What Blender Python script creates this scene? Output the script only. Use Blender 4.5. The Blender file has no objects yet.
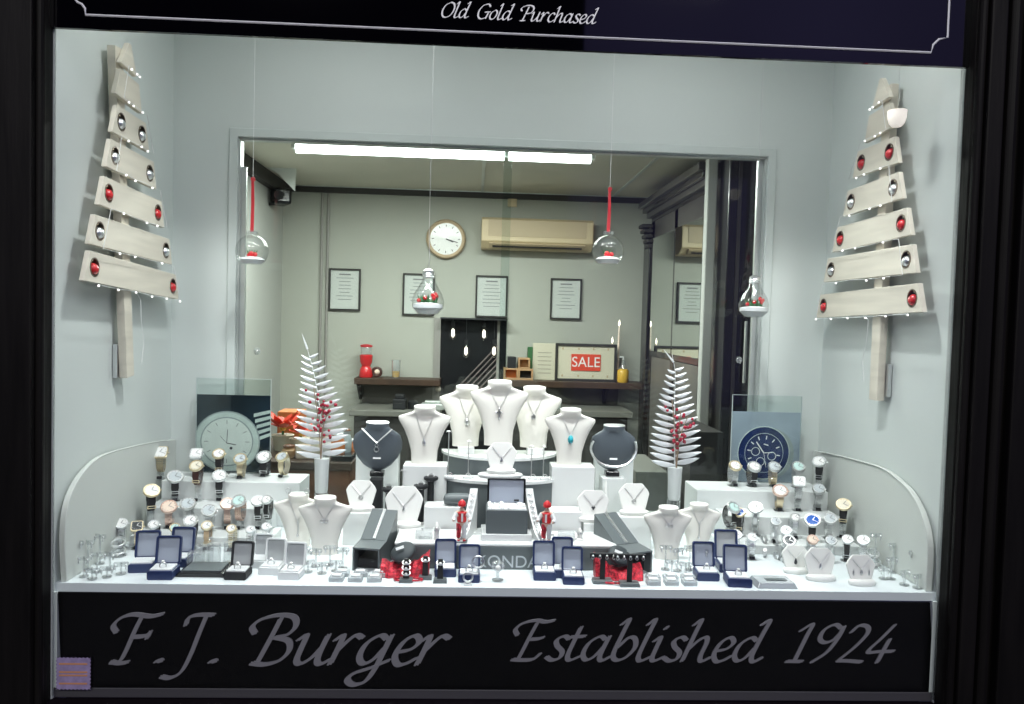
import bpy, bmesh, math, random
from mathutils import Vector, Matrix, Euler
from mathutils.geometry import tessellate_polygon
PI = math.pi
random.seed(7)
C = bpy.context.scene.collection

# ------------------------------------------------------------------ camera
CAM = Vector((-.084, -1.653, .579)); YAW, PIT, ROL, FPX = .048, -.041, .0276, 800.0
_f = Vector((math.sin(YAW)*math.cos(PIT), math.cos(YAW)*math.cos(PIT), math.sin(PIT)))
_r0 = Vector((math.cos(YAW), -math.sin(YAW), 0)); _u0 = _r0.cross(_f)
_r = _r0*math.cos(ROL) + _u0*math.sin(ROL); _u = _u0*math.cos(ROL) - _r0*math.sin(ROL)
cd = bpy.data.cameras.new('camera'); cam = bpy.data.objects.new('camera', cd); C.objects.link(cam)
cd.sensor_width = 36; cd.lens = 36*FPX/1024; cd.clip_start = .02; cd.clip_end = 60
mw = Matrix.Identity(4)
for i in range(3):
    mw[i][0] = _r[i]; mw[i][1] = _u[i]; mw[i][2] = -_f[i]; mw[i][3] = CAM[i]
cam.matrix_world = mw
bpy.context.scene.camera = cam
# ------------------------------------------------------------------ colour management + world
sc = bpy.context.scene
sc.view_settings.view_transform = 'Standard'; sc.view_settings.look = 'None'
sc.view_settings.exposure = 0.0; sc.view_settings.gamma = 1.0; sc.view_settings.use_curve_mapping = False
sc.cycles.max_bounces = 10; sc.cycles.transparent_max_bounces = 24; sc.cycles.diffuse_bounces = 5; sc.cycles.glossy_bounces = 4
sc.cycles.caustics_reflective = False; sc.cycles.caustics_refractive = False
sc.cycles.sample_clamp_indirect = 4.0
sc.cycles.use_denoising = True
w = bpy.data.worlds.new('dusk'); sc.world = w; w.use_nodes = True
nt = w.node_tree; bg = nt.nodes['Background']
tc = nt.nodes.new('ShaderNodeTexCoord'); nz = nt.nodes.new('ShaderNodeTexNoise'); nz.inputs['Scale'].default_value = 2.2
rp = nt.nodes.new('ShaderNodeValToRGB')
rp.color_ramp.elements[0].position = .35; rp.color_ramp.elements[0].color = (.075, .066, .16, 1)
rp.color_ramp.elements[1].position = .75; rp.color_ramp.elements[1].color = (.14, .125, .31, 1)
nt.links.new(tc.outputs['Generated'], nz.inputs['Vector']); nt.links.new(nz.outputs['Fac'], rp.inputs['Fac'])
nt.links.new(rp.outputs['Color'], bg.inputs['Color']); bg.inputs['Strength'].default_value = 1.0

# ------------------------------------------------------------------ lights (downlights in the window soffit, strip light in the shop)
def area(name, loc, size, power, col=(1, 1, 1), rot=(0, 0, 0), size_y=None, spread=None):
    l = bpy.data.lights.new(name, 'AREA'); l.energy = power; l.size = size; l.color = col
    if size_y: l.shape = 'RECTANGLE'; l.size_y = size_y
    if spread: l.spread = spread
    o = bpy.data.objects.new(name, l); C.objects.link(o); o.location = loc; o.rotation_euler = rot
    return o
COOL = (.965, 1.0, .985)
def spot(name, loc, aim, power, cone, blend, r=.03):
    l = bpy.data.lights.new(name, 'SPOT'); l.energy = power; l.spot_size = math.radians(cone); l.spot_blend = blend; l.shadow_soft_size = r; l.color = COOL
    o = bpy.data.objects.new(name, l); C.objects.link(o); o.location = loc
    o.rotation_euler = (Vector(aim)-Vector(loc)).to_track_quat('-Z', 'Y').to_euler()
for x, y, p in [(-.42, .12, 1.9), (.46, .12, 1.9)]:
    area('window_downlight_lamp', (x, y, 1.47), .06, p, COOL)
for x, ax in [(-.44, -.60), (-.14, -.18), (.18, .20), (.48, .62)]:
    spot('window_spot_lamp', (x, .05, 1.44), (ax, .36, .10), 27, 78, .9)
area('window_strip_lamp', (0, .05, 1.44), 1.7, 3.6, COOL, rot=(math.radians(10), 0, 0), size_y=.06)
area('shop_strip_lamp', (-.26, 2.95, 1.46), 1.8, 72, (1, 1, .95), size_y=.15)
area('shop_strip_lamp', (-.26, 1.5, 1.50), 1.6, 34, (1, 1, .95), size_y=.15)
for x in (-1.6, 1.6): area('street_fill_light', (x, -5.0, 3.9), .9, 130, (1, .995, .97), rot=(math.radians(58), 0, math.radians(-17 if x < 0 else 17)*-1))  # soft frontal fill added on the street side, outside the glass reflection

def at(px, py, x=None, y=None, z=None):
    d = _f + _r*((px-512)/FPX) - _u*((py-352)/FPX)
    i, v = (0, x) if x is not None else (1, y) if y is not None else (2, z)
    return CAM + d*((v-CAM[i])/d[i])

# ------------------------------------------------------------------ materials
def mat(name, col, rough=.5, metal=0, emis=None, es=0, bump=0, bscale=60, var=0, vscale=8, coat=0, spec=None, stretch=None):
    m = bpy.data.materials.new(name); m.use_nodes = True; n = m.node_tree; b = n.nodes['Principled BSDF']
    b.inputs['Base Color'].default_value = (*col, 1); b.inputs['Roughness'].default_value = rough; b.inputs['Metallic'].default_value = metal
    if spec is not None: b.inputs['Specular IOR Level'].default_value = spec
    if coat: b.inputs['Coat Weight'].default_value = coat; b.inputs['Coat Roughness'].default_value = .06
    if emis: b.inputs['Emission Color'].default_value = (*emis, 1); b.inputs['Emission Strength'].default_value = es
    if bump or var:
        t = n.nodes.new('ShaderNodeTexCoord'); mp = n.nodes.new('ShaderNodeMapping')
        n.links.new(t.outputs['Object'], mp.inputs['Vector'])
        if stretch: mp.inputs['Scale'].default_value = stretch
        if var:
            z = n.nodes.new('ShaderNodeTexNoise'); z.inputs['Scale'].default_value = vscale; z.inputs['Detail'].default_value = 5
            r = n.nodes.new('ShaderNodeValToRGB'); n.links.new(mp.outputs[0], z.inputs['Vector']); n.links.new(z.outputs['Fac'], r.inputs['Fac'])
            r.color_ramp.elements[0].position = .3; r.color_ramp.elements[1].position = .7
            r.color_ramp.elements[0].color = tuple(c*(1-var) for c in col)+(1,); r.color_ramp.elements[1].color = tuple(min(1, c*(1+var)) for c in col)+(1,)
            n.links.new(r.outputs['Color'], b.inputs['Base Color'])
        if bump:
            z = n.nodes.new('ShaderNodeTexNoise'); z.inputs['Scale'].default_value = bscale; n.links.new(mp.outputs[0], z.inputs['Vector'])
            bp = n.nodes.new('ShaderNodeBump'); bp.inputs['Strength'].default_value = bump; bp.inputs['Distance'].default_value = .002
            n.links.new(z.outputs['Fac'], bp.inputs['Height']); n.links.new(bp.outputs['Normal'], b.inputs['Normal'])
    return m
def clear(name, tint=(1, 1, 1), gloss=.12, rough=.03, edge=.5, milk=0):
    """clear glass or acrylic: transparent with a fresnel-weighted gloss"""
    m = bpy.data.materials.new(name); m.use_nodes = True; n = m.node_tree; n.nodes.clear()
    o = n.nodes.new('ShaderNodeOutputMaterial'); mx = n.nodes.new('ShaderNodeMixShader'); t = n.nodes.new('ShaderNodeBsdfTransparent')
    g = n.nodes.new('ShaderNodeBsdfGlossy'); g.inputs['Roughness'].default_value = rough; t.inputs['Color'].default_value = (*tint, 1)
    lw = n.nodes.new('ShaderNodeLayerWeight'); lw.inputs['Blend'].default_value = edge
    ma = n.nodes.new('ShaderNodeMath'); ma.operation = 'MULTIPLY_ADD'; ma.inputs[1].default_value = .55; ma.inputs[2].default_value = gloss; ma.use_clamp = True
    n.links.new(lw.outputs['Facing'], ma.inputs[0]); n.links.new(ma.outputs[0], mx.inputs[0])
    n.links.new(t.outputs[0], mx.inputs[1]); n.links.new(g.outputs[0], mx.inputs[2]); n.links.new(mx.outputs[0], o.inputs[0])
    if milk:
        df = n.nodes.new('ShaderNodeBsdfDiffuse'); df.inputs['Color'].default_value = (.9, .93, .94, 1); m2 = n.nodes.new('ShaderNodeMixShader'); m2.inputs[0].default_value = milk
        n.links.new(mx.outputs[0], m2.inputs[1]); n.links.new(df.outputs[0], m2.inputs[2]); n.links.new(m2.outputs[0], o.inputs[0])
    return m
M = dict(
    wall=mat('painted_window_wall', (.655, .70, .68), .55, bump=.15, bscale=35, var=.02, vscale=3),
    panelw=mat('white_side_board', (.62, .65, .615), .5, var=.02, vscale=3),
    floorw=mat('white_shelf_board', (.78, .84, .86), .35, var=.03, vscale=9),
    block=mat('white_display_block', (.72, .75, .74), .35),
    acryw=mat('white_acrylic', (.80, .82, .81), .22),
    trim=mat('grey_painted_trim', (.60, .65, .63), .5),
    alu=mat('aluminium', (.62, .66, .64), .35, .6),
    frame=mat('dark_stained_timber', (.0055, .0048, .0047), .55, var=.5, vscale=5, bump=.5, bscale=12, stretch=(6, 6, .6), spec=.14),
    sill=mat('purple_painted_sill', (.006, .0035, .006), .5, spec=.1, var=.3, vscale=6),
    signb=mat('black_sign_board', (.0015, .0015, .002), .5, spec=.12),
    fascia=mat('black_fascia_glass', (.0008, .0008, .0015), .03, spec=.95),
    letter=mat('grey_vinyl_lettering', (.22, .215, .235), .5),
    letterw=mat('white_vinyl_lettering', (.9, .9, .92), .5),
    pine=mat('bare_pine', (.72, .67, .57), .6, var=.10, vscale=7, stretch=(4, .6, 7), bump=.1),
    pined=mat('rough_pine', (.55, .49, .42), .7, var=.15, vscale=7),
    vel=mat('cream_velvet', (.87, .85, .79), .75, bump=.08, bscale=400),
    velw=mat('white_leatherette', (.86, .86, .83), .5),
    grey=mat('slate_grey_leatherette', (.10, .12, .14), .38, bump=.05, bscale=300),
    black=mat('black_velvet', (.010, .011, .013), .6),
    blackg=mat('black_gloss', (.012, .013, .015), .2),
    slate=mat('slate_painted_board', (.115, .135, .14), .4),
    navy=mat('navy_leatherette', (.013, .028, .10), .38, bump=.05, bscale=400),
    lining=mat('grey_satin_lining', (.36, .40, .48), .5),
    lining2=mat('silver_grey_lining', (.40, .42, .43), .5),
    satin=mat('white_satin', (.80, .82, .82), .4),
    silver=mat('silver', (.90, .91, .92), .30, 1),
    steel=mat('brushed_steel', (.74, .75, .75), .36, 1),
    gold=mat('gold', (.86, .74, .52), .36, 1),
    rose=mat('rose_gold', (.86, .64, .55), .36, 1),
    dialw=mat('white_dial', (.90, .90, .88), .25, coat=.6),
    dialc=mat('cream_dial', (.82, .76, .62), .25, coat=.6),
    dials=mat('silver_dial', (.55, .60, .62), .25, coat=.6),
    dialb=mat('blue_dial', (.03, .12, .48), .2, coat=.8),
    dialk=mat('charcoal_dial', (.05, .055, .06), .2, coat=.8),
    dialm=mat('mint_dial', (.55, .74, .70), .25, coat=.6),
    dialr=mat('blush_dial', (.86, .70, .58), .25, coat=.6),
    lblack=mat('black_leather', (.012, .012, .013), .5),
    lbrown=mat('dark_brown_leather', (.06, .020, .015), .5),
    ltan=mat('tan_leather', (.50, .36, .22), .55),
    hand=mat('dark_hands', (.05, .05, .06), .4),
    print_=mat('grey_print', (.22, .22, .22), .7),
    paper=mat('white_paper', (.54, .57, .54), .7),
    red=mat('red_enamel', (.62, .025, .03), .25, coat=.5),
    redr=mat('red_ribbon', (.48, .02, .03), .55),
    berry=mat('dark_red_berry', (.34, .010, .035), .25, coat=.4),
    leafs=mat('silver_leaf', (.82, .85, .87), .35, .15),
    stem=mat('brown_stem', (.30, .22, .15), .7),
    green=mat('fir_green', (.04, .14, .05), .7),
    snow=mat('artificial_snow', (.88, .90, .92), .8, bump=.4, bscale=200),
    blue=mat('turquoise_stone', (.03, .35, .42), .25, var=.4, vscale=120),
    glow=mat('warm_white_bulb', (1, 1, 1), .4, emis=(1, .95, .92), es=1.5),
    filament=mat('reflection_core_glow', (1, .9, .8), .4, emis=(1, .80, .66), es=7),  # glow for lamp reflections built as bulbs, candles and cup
    tube=mat('fluorescent_tube', (1, 1, 1), .4, emis=(1, 1, .98), es=9),
    cup=mat('reflection_cup_glow', (.9, .86, .8), .4, emis=(1, .88, .78), es=.5),  # lamp reflection put into the glow of the cup
    rwall=mat('shop_wall_paint', (.42, .43, .38), .7, var=.04, vscale=1.5),
    rwall2=mat('shop_side_wall_paint', (.45, .46, .43), .7),
    rceil=mat('shop_ceiling_board', (.62, .61, .52), .7, var=.10, vscale=1.2),
    rfloor=mat('shop_carpet', (.20, .19, .17), .9, bump=.3),
    rdark=mat('dark_shop_cornice', (.03, .028, .026), .6),
    pipe=mat('painted_pipe', (.30, .29, .27), .5),
    cab=mat('black_stained_cabinet', (.012, .011, .010), .25, var=.4, vscale=3, stretch=(5, 5, .5), coat=.3),
    cabl=mat('grey_moulding', (.05, .046, .042), .3, coat=.3),
    mirror=mat('mirror', (.80, .84, .80), .02, 1),
    beige=mat('aged_cream_plastic', (.60, .48, .30), .45),
    beiged=mat('darker_aged_plastic', (.48, .38, .24), .5),
    wood=mat('varnished_brown_wood', (.16, .065, .030), .4, var=.25, vscale=6, stretch=(.5, 4, 6)),
    woodd=mat('dark_brown_wood', (.055, .030, .018), .5, var=.3, vscale=6),
    woodl=mat('light_oak', (.50, .30, .15), .5, var=.15, vscale=8),
    orange=mat('orange_card', (.70, .22, .06), .5),
    cream=mat('cream_card', (.66, .62, .48), .6),
    salered=mat('sale_red', (.72, .07, .03), .5),
    yellow=mat('yellow_liquid', (.70, .42, .05), .2),
    worktop=mat('grey_worktop', (.16, .16, .14), .5),
    tile=mat('dark_splashback', (.13, .125, .11), .4, var=.2, vscale=4),
    redsq=mat('red_sequins', (.50, .025, .045), .3, .35, bump=1, bscale=350, var=.85, vscale=160),
    tag=mat('white_tag', (.85, .86, .86), .5),
    charcoal=mat('charcoal_cushion', (.035, .045, .05), .6),
    liner=mat('bronze_hole_liner', (.20, .15, .11), .35, .6),
    skin=mat('painted_skin', (.70, .48, .38), .5),
    stampm=mat('lilac_stamp_paper', (.30, .24, .42), .6, var=.2, vscale=60),
    stampo=mat('orange_print', (.55, .26, .14), .6),
    posterd=mat('dark_photo_print', (.018, .030, .045), .3, var=.7, vscale=7, coat=.3),
    posterl=mat('pale_blue_photo_print', (.44, .48, .58), .3, var=.35, vscale=4, coat=.3),
    pwatch=mat('printed_silver', (.74, .78, .75), .4, var=.12, vscale=25),
    pwatch2=mat('printed_pale_dial', (.80, .82, .78), .4, var=.06, vscale=25),
    pnavy=mat('printed_navy_dial', (.010, .028, .13), .35, var=.3, vscale=30),
    pgrey=mat('printed_grey', (.42, .45, .45), .4),
    brick=mat('dark_brick', (.018, .014, .016), .8, var=.3, vscale=3),
    pave=mat('dark_pavement', (.03, .028, .03), .7, var=.3, vscale=3),
    glass=clear('window_glass', (.985, .995, .995), .008, 0, .12),
    glass2=clear('sliding_glass', (.90, .94, .93), .02, 0, .15),
    acry=clear('clear_acrylic', (.97, .985, .985), .14, .08, .4, milk=.10),
    bglass=clear('ornament_glass', (.97, .98, .98), .03, .02, .28),
    bluegl=clear('pale_blue_acrylic', (.88, .95, .98), .22, .15, .5, milk=.30),
)

# ------------------------------------------------------------------ mesh builder
class MB:
    def __init__(s, T=None): s.v = []; s.f = []; s.T = T or Matrix.Identity(4)
    def add(s, vs, fs):
        b = len(s.v); s.v += [s.T @ Vector(p) for p in vs]; s.f += [[i+b for i in q] for q in fs]; return s
    def box(s, c, d, R=None, taper=1):
        c = Vector(c); hx, hy, hz = d[0]/2, d[1]/2, d[2]/2; R = R or Matrix.Identity(3)
        vs = []
        for z in (-hz, hz):
            k = taper if z > 0 else 1
            for x, y in ((-hx, -hy), (hx, -hy), (hx, hy), (-hx, hy)): vs.append(c + R @ Vector((x*k, y*k, z)))
        return s.add(vs, [(3, 2, 1, 0), (4, 5, 6, 7), (0, 1, 5, 4), (1, 2, 6, 5), (2, 3, 7, 6), (3, 0, 4, 7)])
    def span(s, a, b): return s.box(((a[0]+b[0])/2, (a[1]+b[1])/2, (a[2]+b[2])/2), (abs(b[0]-a[0]), abs(b[1]-a[1]), abs(b[2]-a[2])))
    def lathe(s, prof, n=20, c=(0, 0, 0), R=None, sx=1, sy=1):
        c = Vector(c); R = R or Matrix.Identity(3); vs = []; fs = []; m = len(prof)
        for r, z in prof:
            for k in range(n):
                a = 2*PI*k/n; vs.append(c + R @ Vector((r*math.cos(a)*sx, r*math.sin(a)*sy, z)))
        for i in range(m-1):
            for k in range(n):
                k2 = (k+1) % n; fs.append((i*n+k, i*n+k2, (i+1)*n+k2, (i+1)*n+k))
        if prof[0][0] > 1e-5: fs.append(tuple(range(n-1, -1, -1)))
        if prof[-1][0] > 1e-5: fs.append(tuple((m-1)*n+k for k in range(n)))
        return s.add(vs, fs)
    def cyl(s, c, r, h, n=16, R=None, r2=None): return s.lathe([(r, -h/2), (r if r2 is None else r2, h/2)], n, c, R)
    def ball(s, c, r, n=12, m=8, sz=1, R=None): return s.lathe([(max(1e-6, r*math.sin(PI*i/m)), -r*sz*math.cos(PI*i/m)) for i in range(m+1)], n, c, R)
    def torus(s, c, R0, r, n=28, m=8, R=None, sy=1):
        pts = [Vector((R0*math.cos(2*PI*k/n), R0*sy*math.sin(2*PI*k/n), 0)) for k in range(n)]
        R = R or Matrix.Identity(3)
        return s.tube([Vector(c)+R @ p for p in pts], r, m, closed=True)
    def tube(s, pts, r, m=6, closed=False, flat=1.0):
        pts = [Vector(p) for p in pts]; n = len(pts); vs = []; fs = []; up = None
        for i, p in enumerate(pts):
            a = pts[(i-1) % n] if (closed or i > 0) else p; b = pts[(i+1) % n] if (closed or i < n-1) else p
            t = (b-a).normalized()
            if up is None: up = Vector((0, 0, 1)) if abs(t.z) < .9 else Vector((0, 1, 0))
            e1 = t.cross(up)
            if e1.length < 1e-4: e1 = t.orthogonal()
            e1.normalize(); e2 = e1.cross(t).normalized(); up = e2
            rr = r[i] if isinstance(r, (list, tuple)) else r
            for k in range(m):
                g = 2*PI*k/m; vs.append(p + e1*(rr*math.cos(g)) + e2*(rr*flat*math.sin(g)))
        for i in range(n if closed else n-1):
            j = (i+1) % n
            for k in range(m):
                k2 = (k+1) % m; fs.append((i*m+k, j*m+k, j*m+k2, i*m+k2))
        if not closed: fs.append(tuple(range(m))); fs.append(tuple((n-1)*m+k for k in range(m-1, -1, -1)))
        return s.add(vs, fs)
    def prism(s, poly, d, O=(0, 0, 0), R=None, holes=()):
        """polygon in local XZ, thickness d along +Y"""
        O = Vector(O); R = R or Matrix.Identity(3); loops = [list(poly)]+[list(h) for h in holes]
        flat = [p for l in loops for p in l]; n = len(flat)
        vs = [O + R @ Vector((p[0], 0, p[1])) for p in flat] + [O + R @ Vector((p[0], d, p[1])) for p in flat]
        tr = tessellate_polygon([[Vector((p[0], p[1], 0)) for p in l] for l in loops])
        fs = [tuple(t) for t in tr] + [tuple(i+n for i in reversed(t)) for t in tr]; b = 0
        for l in loops:
            k = len(l)
            for i in range(k): j = (i+1) % k; fs.append((b+i, b+j, b+j+n, b+i+n))
            b += k
        return s.add(vs, fs)
    def loft(s, rings, cap=True):
        n = len(rings[0]); vs = [p for r in rings for p in r]; fs = []
        for i in range(len(rings)-1):
            for k in range(n): k2 = (k+1) % n; fs.append((i*n+k, i*n+k2, (i+1)*n+k2, (i+1)*n+k))
        if cap: fs.append(tuple(range(n-1, -1, -1))); fs.append(tuple((len(rings)-1)*n+k for k in range(n)))
        return s.add(vs, fs)
    def build(s, name, m, parent=None, smooth=False, bevel=0, label=None):
        me = bpy.data.meshes.new(name); me.from_pydata([tuple(p) for p in s.v], [], s.f)
        bm = bmesh.new(); bm.from_mesh(me); bmesh.ops.recalc_face_normals(bm, faces=bm.faces)
        if smooth:
            for f in bm.faces: f.smooth = True
            for e in bm.edges:
                if len(e.link_faces) == 2 and e.calc_face_angle(0) > .7: e.smooth = False
        bm.to_mesh(me); bm.free()
        me.materials.append(m if not isinstance(m, str) else M[m])
        o = bpy.data.objects.new(name, me); C.objects.link(o)
        if parent is not None: o.parent = parent
        if bevel:
            b = o.modifiers.new('bevel', 'BEVEL'); b.width = bevel; b.segments = 2; b.limit_method = 'ANGLE'
        if label: o['label'] = label
        return o
def RX(a): return Matrix.Rotation(a, 3, 'X')
def RY(a): return Matrix.Rotation(a, 3, 'Y')
def RZ(a): return Matrix.Rotation(a, 3, 'Z')
def tag(o, label, cat, group=None):
    o['label'] = label; o['category'] = cat
    if group: o['group'] = group
    return o
def thing(name, label, cat, loc=(0, 0, 0), rotz=0, group=None, scale=1):
    o = bpy.data.objects.new(name, None); C.objects.link(o); o.empty_display_size = .02
    o.location = loc; o.rotation_euler = (0, 0, rotz); o.scale = (scale,)*3
    return tag(o, label, cat, group)
def kids(o): return [c for c in bpy.data.objects if c.parent == o]
def dup(root, label, loc, rotz=0, scale=1, group=None):
    def rec(o, par):
        c = o.copy(); C.objects.link(c); c.parent = par
        for k in KIDS(o): rec(k, c)
        return c
    r = rec(root, None); r.location = loc; r.rotation_euler = (0, 0, rotz); r.scale = (scale,)*3; r['label'] = label
    if group: r['group'] = group
    return r
_kc = {}
def KIDS(o):
    if o.name not in _kc: _kc[o.name] = kids(o)
    return _kc[o.name]
def struct(o): o['kind'] = 'structure'; return o
def ell(cx, cz, rx, rz=None, n=20, a0=0, a1=2*PI): 
    rz = rz or rx; return [(cx+rx*math.cos(a0+(a1-a0)*k/n), cz+rz*math.sin(a0+(a1-a0)*k/n)) for k in range(n)]
def rrect(cx, cz, w, h, r=.004, n=4):
    P = []
    for sx, sz, a in ((1, 1, 0), (-1, 1, PI/2), (-1, -1, PI), (1, -1, 1.5*PI)):
        for k in range(n+1): t = a+PI/2*k/n; P.append((cx+sx*(w/2-r)+r*math.cos(t), cz+sz*(h/2-r)+r*math.sin(t)))
    return P
def catmull(P, n=7):
    P = [Vector((p[0], p[1], p[2] if len(p) > 2 else 0)) for p in P]
    Q = [P[0]*2-P[1]]+P+[P[-1]*2-P[-2]]; out = []
    for i in range(1, len(Q)-2):
        a, b, c, d = Q[i-1:i+3]
        for k in range(n):
            t = k/n; out.append(.5*((2*b)+(c-a)*t+(2*a-5*b+4*c-d)*t*t+(-a+3*b-3*c+d)*t**3))
    out.append(P[-1]); return out
Z0 = .012          # top of the display shelf
W2 = .93           # half width of the window box
D = .63            # depth of the window box
SOF = 1.50         # soffit of the window box

# ================================================================== SETTING: window box
struct(MB().span((-W2, .012, -.006), (W2, D, Z0)).build('floor', 'floorw'))
struct(MB().span((-W2-.02, .0, -.25), (-W2, D+.02, SOF)).build('wall_left', 'wall'))
struct(MB().span((W2, .0, -.25), (W2+.02, D+.02, SOF)).build('wall_right', 'wall'))
struct(MB().span((-W2-.02, .0, SOF), (W2+.02, D+.02, SOF+.02)).build('ceiling', 'wall'))
ox0, ox1, oz0, oz1 = -.752, .745, .02, 1.064
struct(MB().prism([(-W2-.02, -.25), (W2+.02, -.25), (W2+.02, SOF), (-W2-.02, SOF)], .02, (0, D, 0), holes=[[(ox0, oz0), (ox1, oz0), (ox1, oz1), (ox0, oz1)]]).build('wall_back', 'wall'))
# thin moulding round the opening
t_ = .024
struct(MB().prism([(ox0-t_, oz0-t_), (ox1+t_, oz0-t_), (ox1+t_, oz1+t_), (ox0-t_, oz1+t_)], .009, (0, D-.009, 0), holes=[[(ox0, oz0), (ox1, oz0), (ox1, oz1), (ox0, oz1)]]).build('trim_1', 'trim', bevel=.002))
struct(MB().prism([(ox0, oz0), (ox1, oz0), (ox1, oz1), (ox0, oz1)], .03, (0, D+.001, 0), holes=[[(ox0+.006, oz0+.006), (ox1-.006, oz0+.006), (ox1-.006, oz1-.006), (ox0+.006, oz1-.006)]]).build('trim_2', 'alu'))
# sliding glass panes: the overlap of the two makes the faint vertical line
wn = thing('window_2', 'pair of sliding glass panes closing the back of the window display', 'window'); wn['kind'] = 'structure'
MB().span((ox0+.006, D+.012, oz0+.006), (.012, D+.016, oz1-.006)).build('glass_pane', 'glass2', wn)
MB().span((-.012, D+.022, oz0+.006), (ox1-.006, D+.026, oz1-.006)).build('glass_pane', 'glass2', wn)
MB().span((ox0+.006, D+.008, oz0+.01), (ox0+.020, D+.02, oz1-.08)).build('edge_strip', 'alu', wn)
MB().span((ox1-.020, D+.018, oz0+.01), (ox1-.006, D+.03, oz1-.006)).build('edge_strip', 'alu', wn)
# main glass
struct(MB().span((-W2, .0, -.22), (W2, .006, 1.50)).build('window_1', 'glass'))
# curved white side boards standing along both side walls
lp = [(.02, Z0), (.012, .10), (.022, .165), (.055, .205), (.11, .232), (.19, .246), (.35, .240), (.50, .228), (.622, .216), (.622, Z0)]
rp_ = [(.02, Z0), (.02, .11), (.045, .165), (.09, .205), (.15, .228), (.24, .242), (.40, .236), (.52, .228), (.622, .220), (.622, Z0)]
def smoothpoly(P): return [(q.x, q.y) for q in catmull(P[:-1], 5)]+[P[-1]]
for sx, P, nm in ((-1, lp, 'left'), (1, rp_, 'right')):
    x0 = sx*.925
    o = MB().prism(smoothpoly(P), .012, (x0, 0, 0), RZ(PI/2)).build('curved_side_board', 'panelw', bevel=.0015)
    # RZ(90) sends local x to +y and local +y to -x
    if sx < 0: o.location.x = .014
    tag(o, 'white side board with a curved top edge against the %s window wall' % nm, 'side board')
    o2 = MB().tube([(sx*.912, p[0]-.001, p[1]+.001) for p in smoothpoly(P)[:-4]], .0022, 6).build('edge_beading', 'panelw', o, smooth=True)
    if sx < 0: o2.location.x = -.014+.0
# ------------------------------------------------ shop front
lx, rx = -.925, .925
fr = MB(); fr.span((-1.6, -.03, -.5), (-.933, .02, 1.6)); fr.span((-1.02, -.055, -.5), (-.945, -.03, 1.6)); fr.span((-1.10, -.045, -.5), (-1.055, -.03, 1.6))
fr.cyl((-1.035, -.035, .5), .012, 2.1, 12); fr.cyl((-.94, -.032, .5), .009, 2.1, 12)
struct(fr.build('trim_3', 'frame', bevel=.004))
fr = MB(); fr.span((.93, -.03, -.5), (1.7, .02, 1.6)); fr.span((.95, -.05, -.5), (.985, -.03, 1.6)); fr.span((1.03, -.055, -.5), (1.6, -.03, 1.6))
fr.cyl((.94, -.035, .5), .009, 2.1, 12); fr.cyl((1.008, -.035, .5), .013, 2.1, 12)
struct(fr.build('trim_4', 'frame', bevel=.004))
struct(MB().span((-.945, -.012, 1.128), (.935, -.002, 1.6)).build('trim_5', 'fascia'))
fr = MB(); fr.span((-1.0, -.05, -.5), (1.0, .01, -.226)); fr.span((-.94, -.07, -.245), (.94, .01, -.226))
struct(fr.build('trim_6', 'sill', bevel=.003))
struct(MB().span((-.933, .007, -.226), (.93, .03, -.205)).build('trim_7', mat('white_sill_strip', (.07, .065, .075), .5), bevel=.002))
# front edge frame left and right of the name board
struct(MB().span((-.935, .007, -.205), (-.924, .02, -.006)).build('trim_8', 'wall'))
struct(MB().span((.922, .007, -.205), (.932, .02, -.006)).build('trim_9', 'wall'))
# street behind the camera
struct(MB().span((-6, -9, -.72), (6, -.06, -.62)).build('ground', 'pave'))
bl = MB(); bl.span((-7, -9.5, -.7), (1.2, -8.5, 7.5)); bl.prism([(-7.2, 7.5), (1.4, 7.5), (-2.9, 9.5)], 1, (0, -9.5, 0))
tag(bl.build('street_building', 'brick'), 'dark unlit building across the street, seen only as a reflection', 'building')

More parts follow.
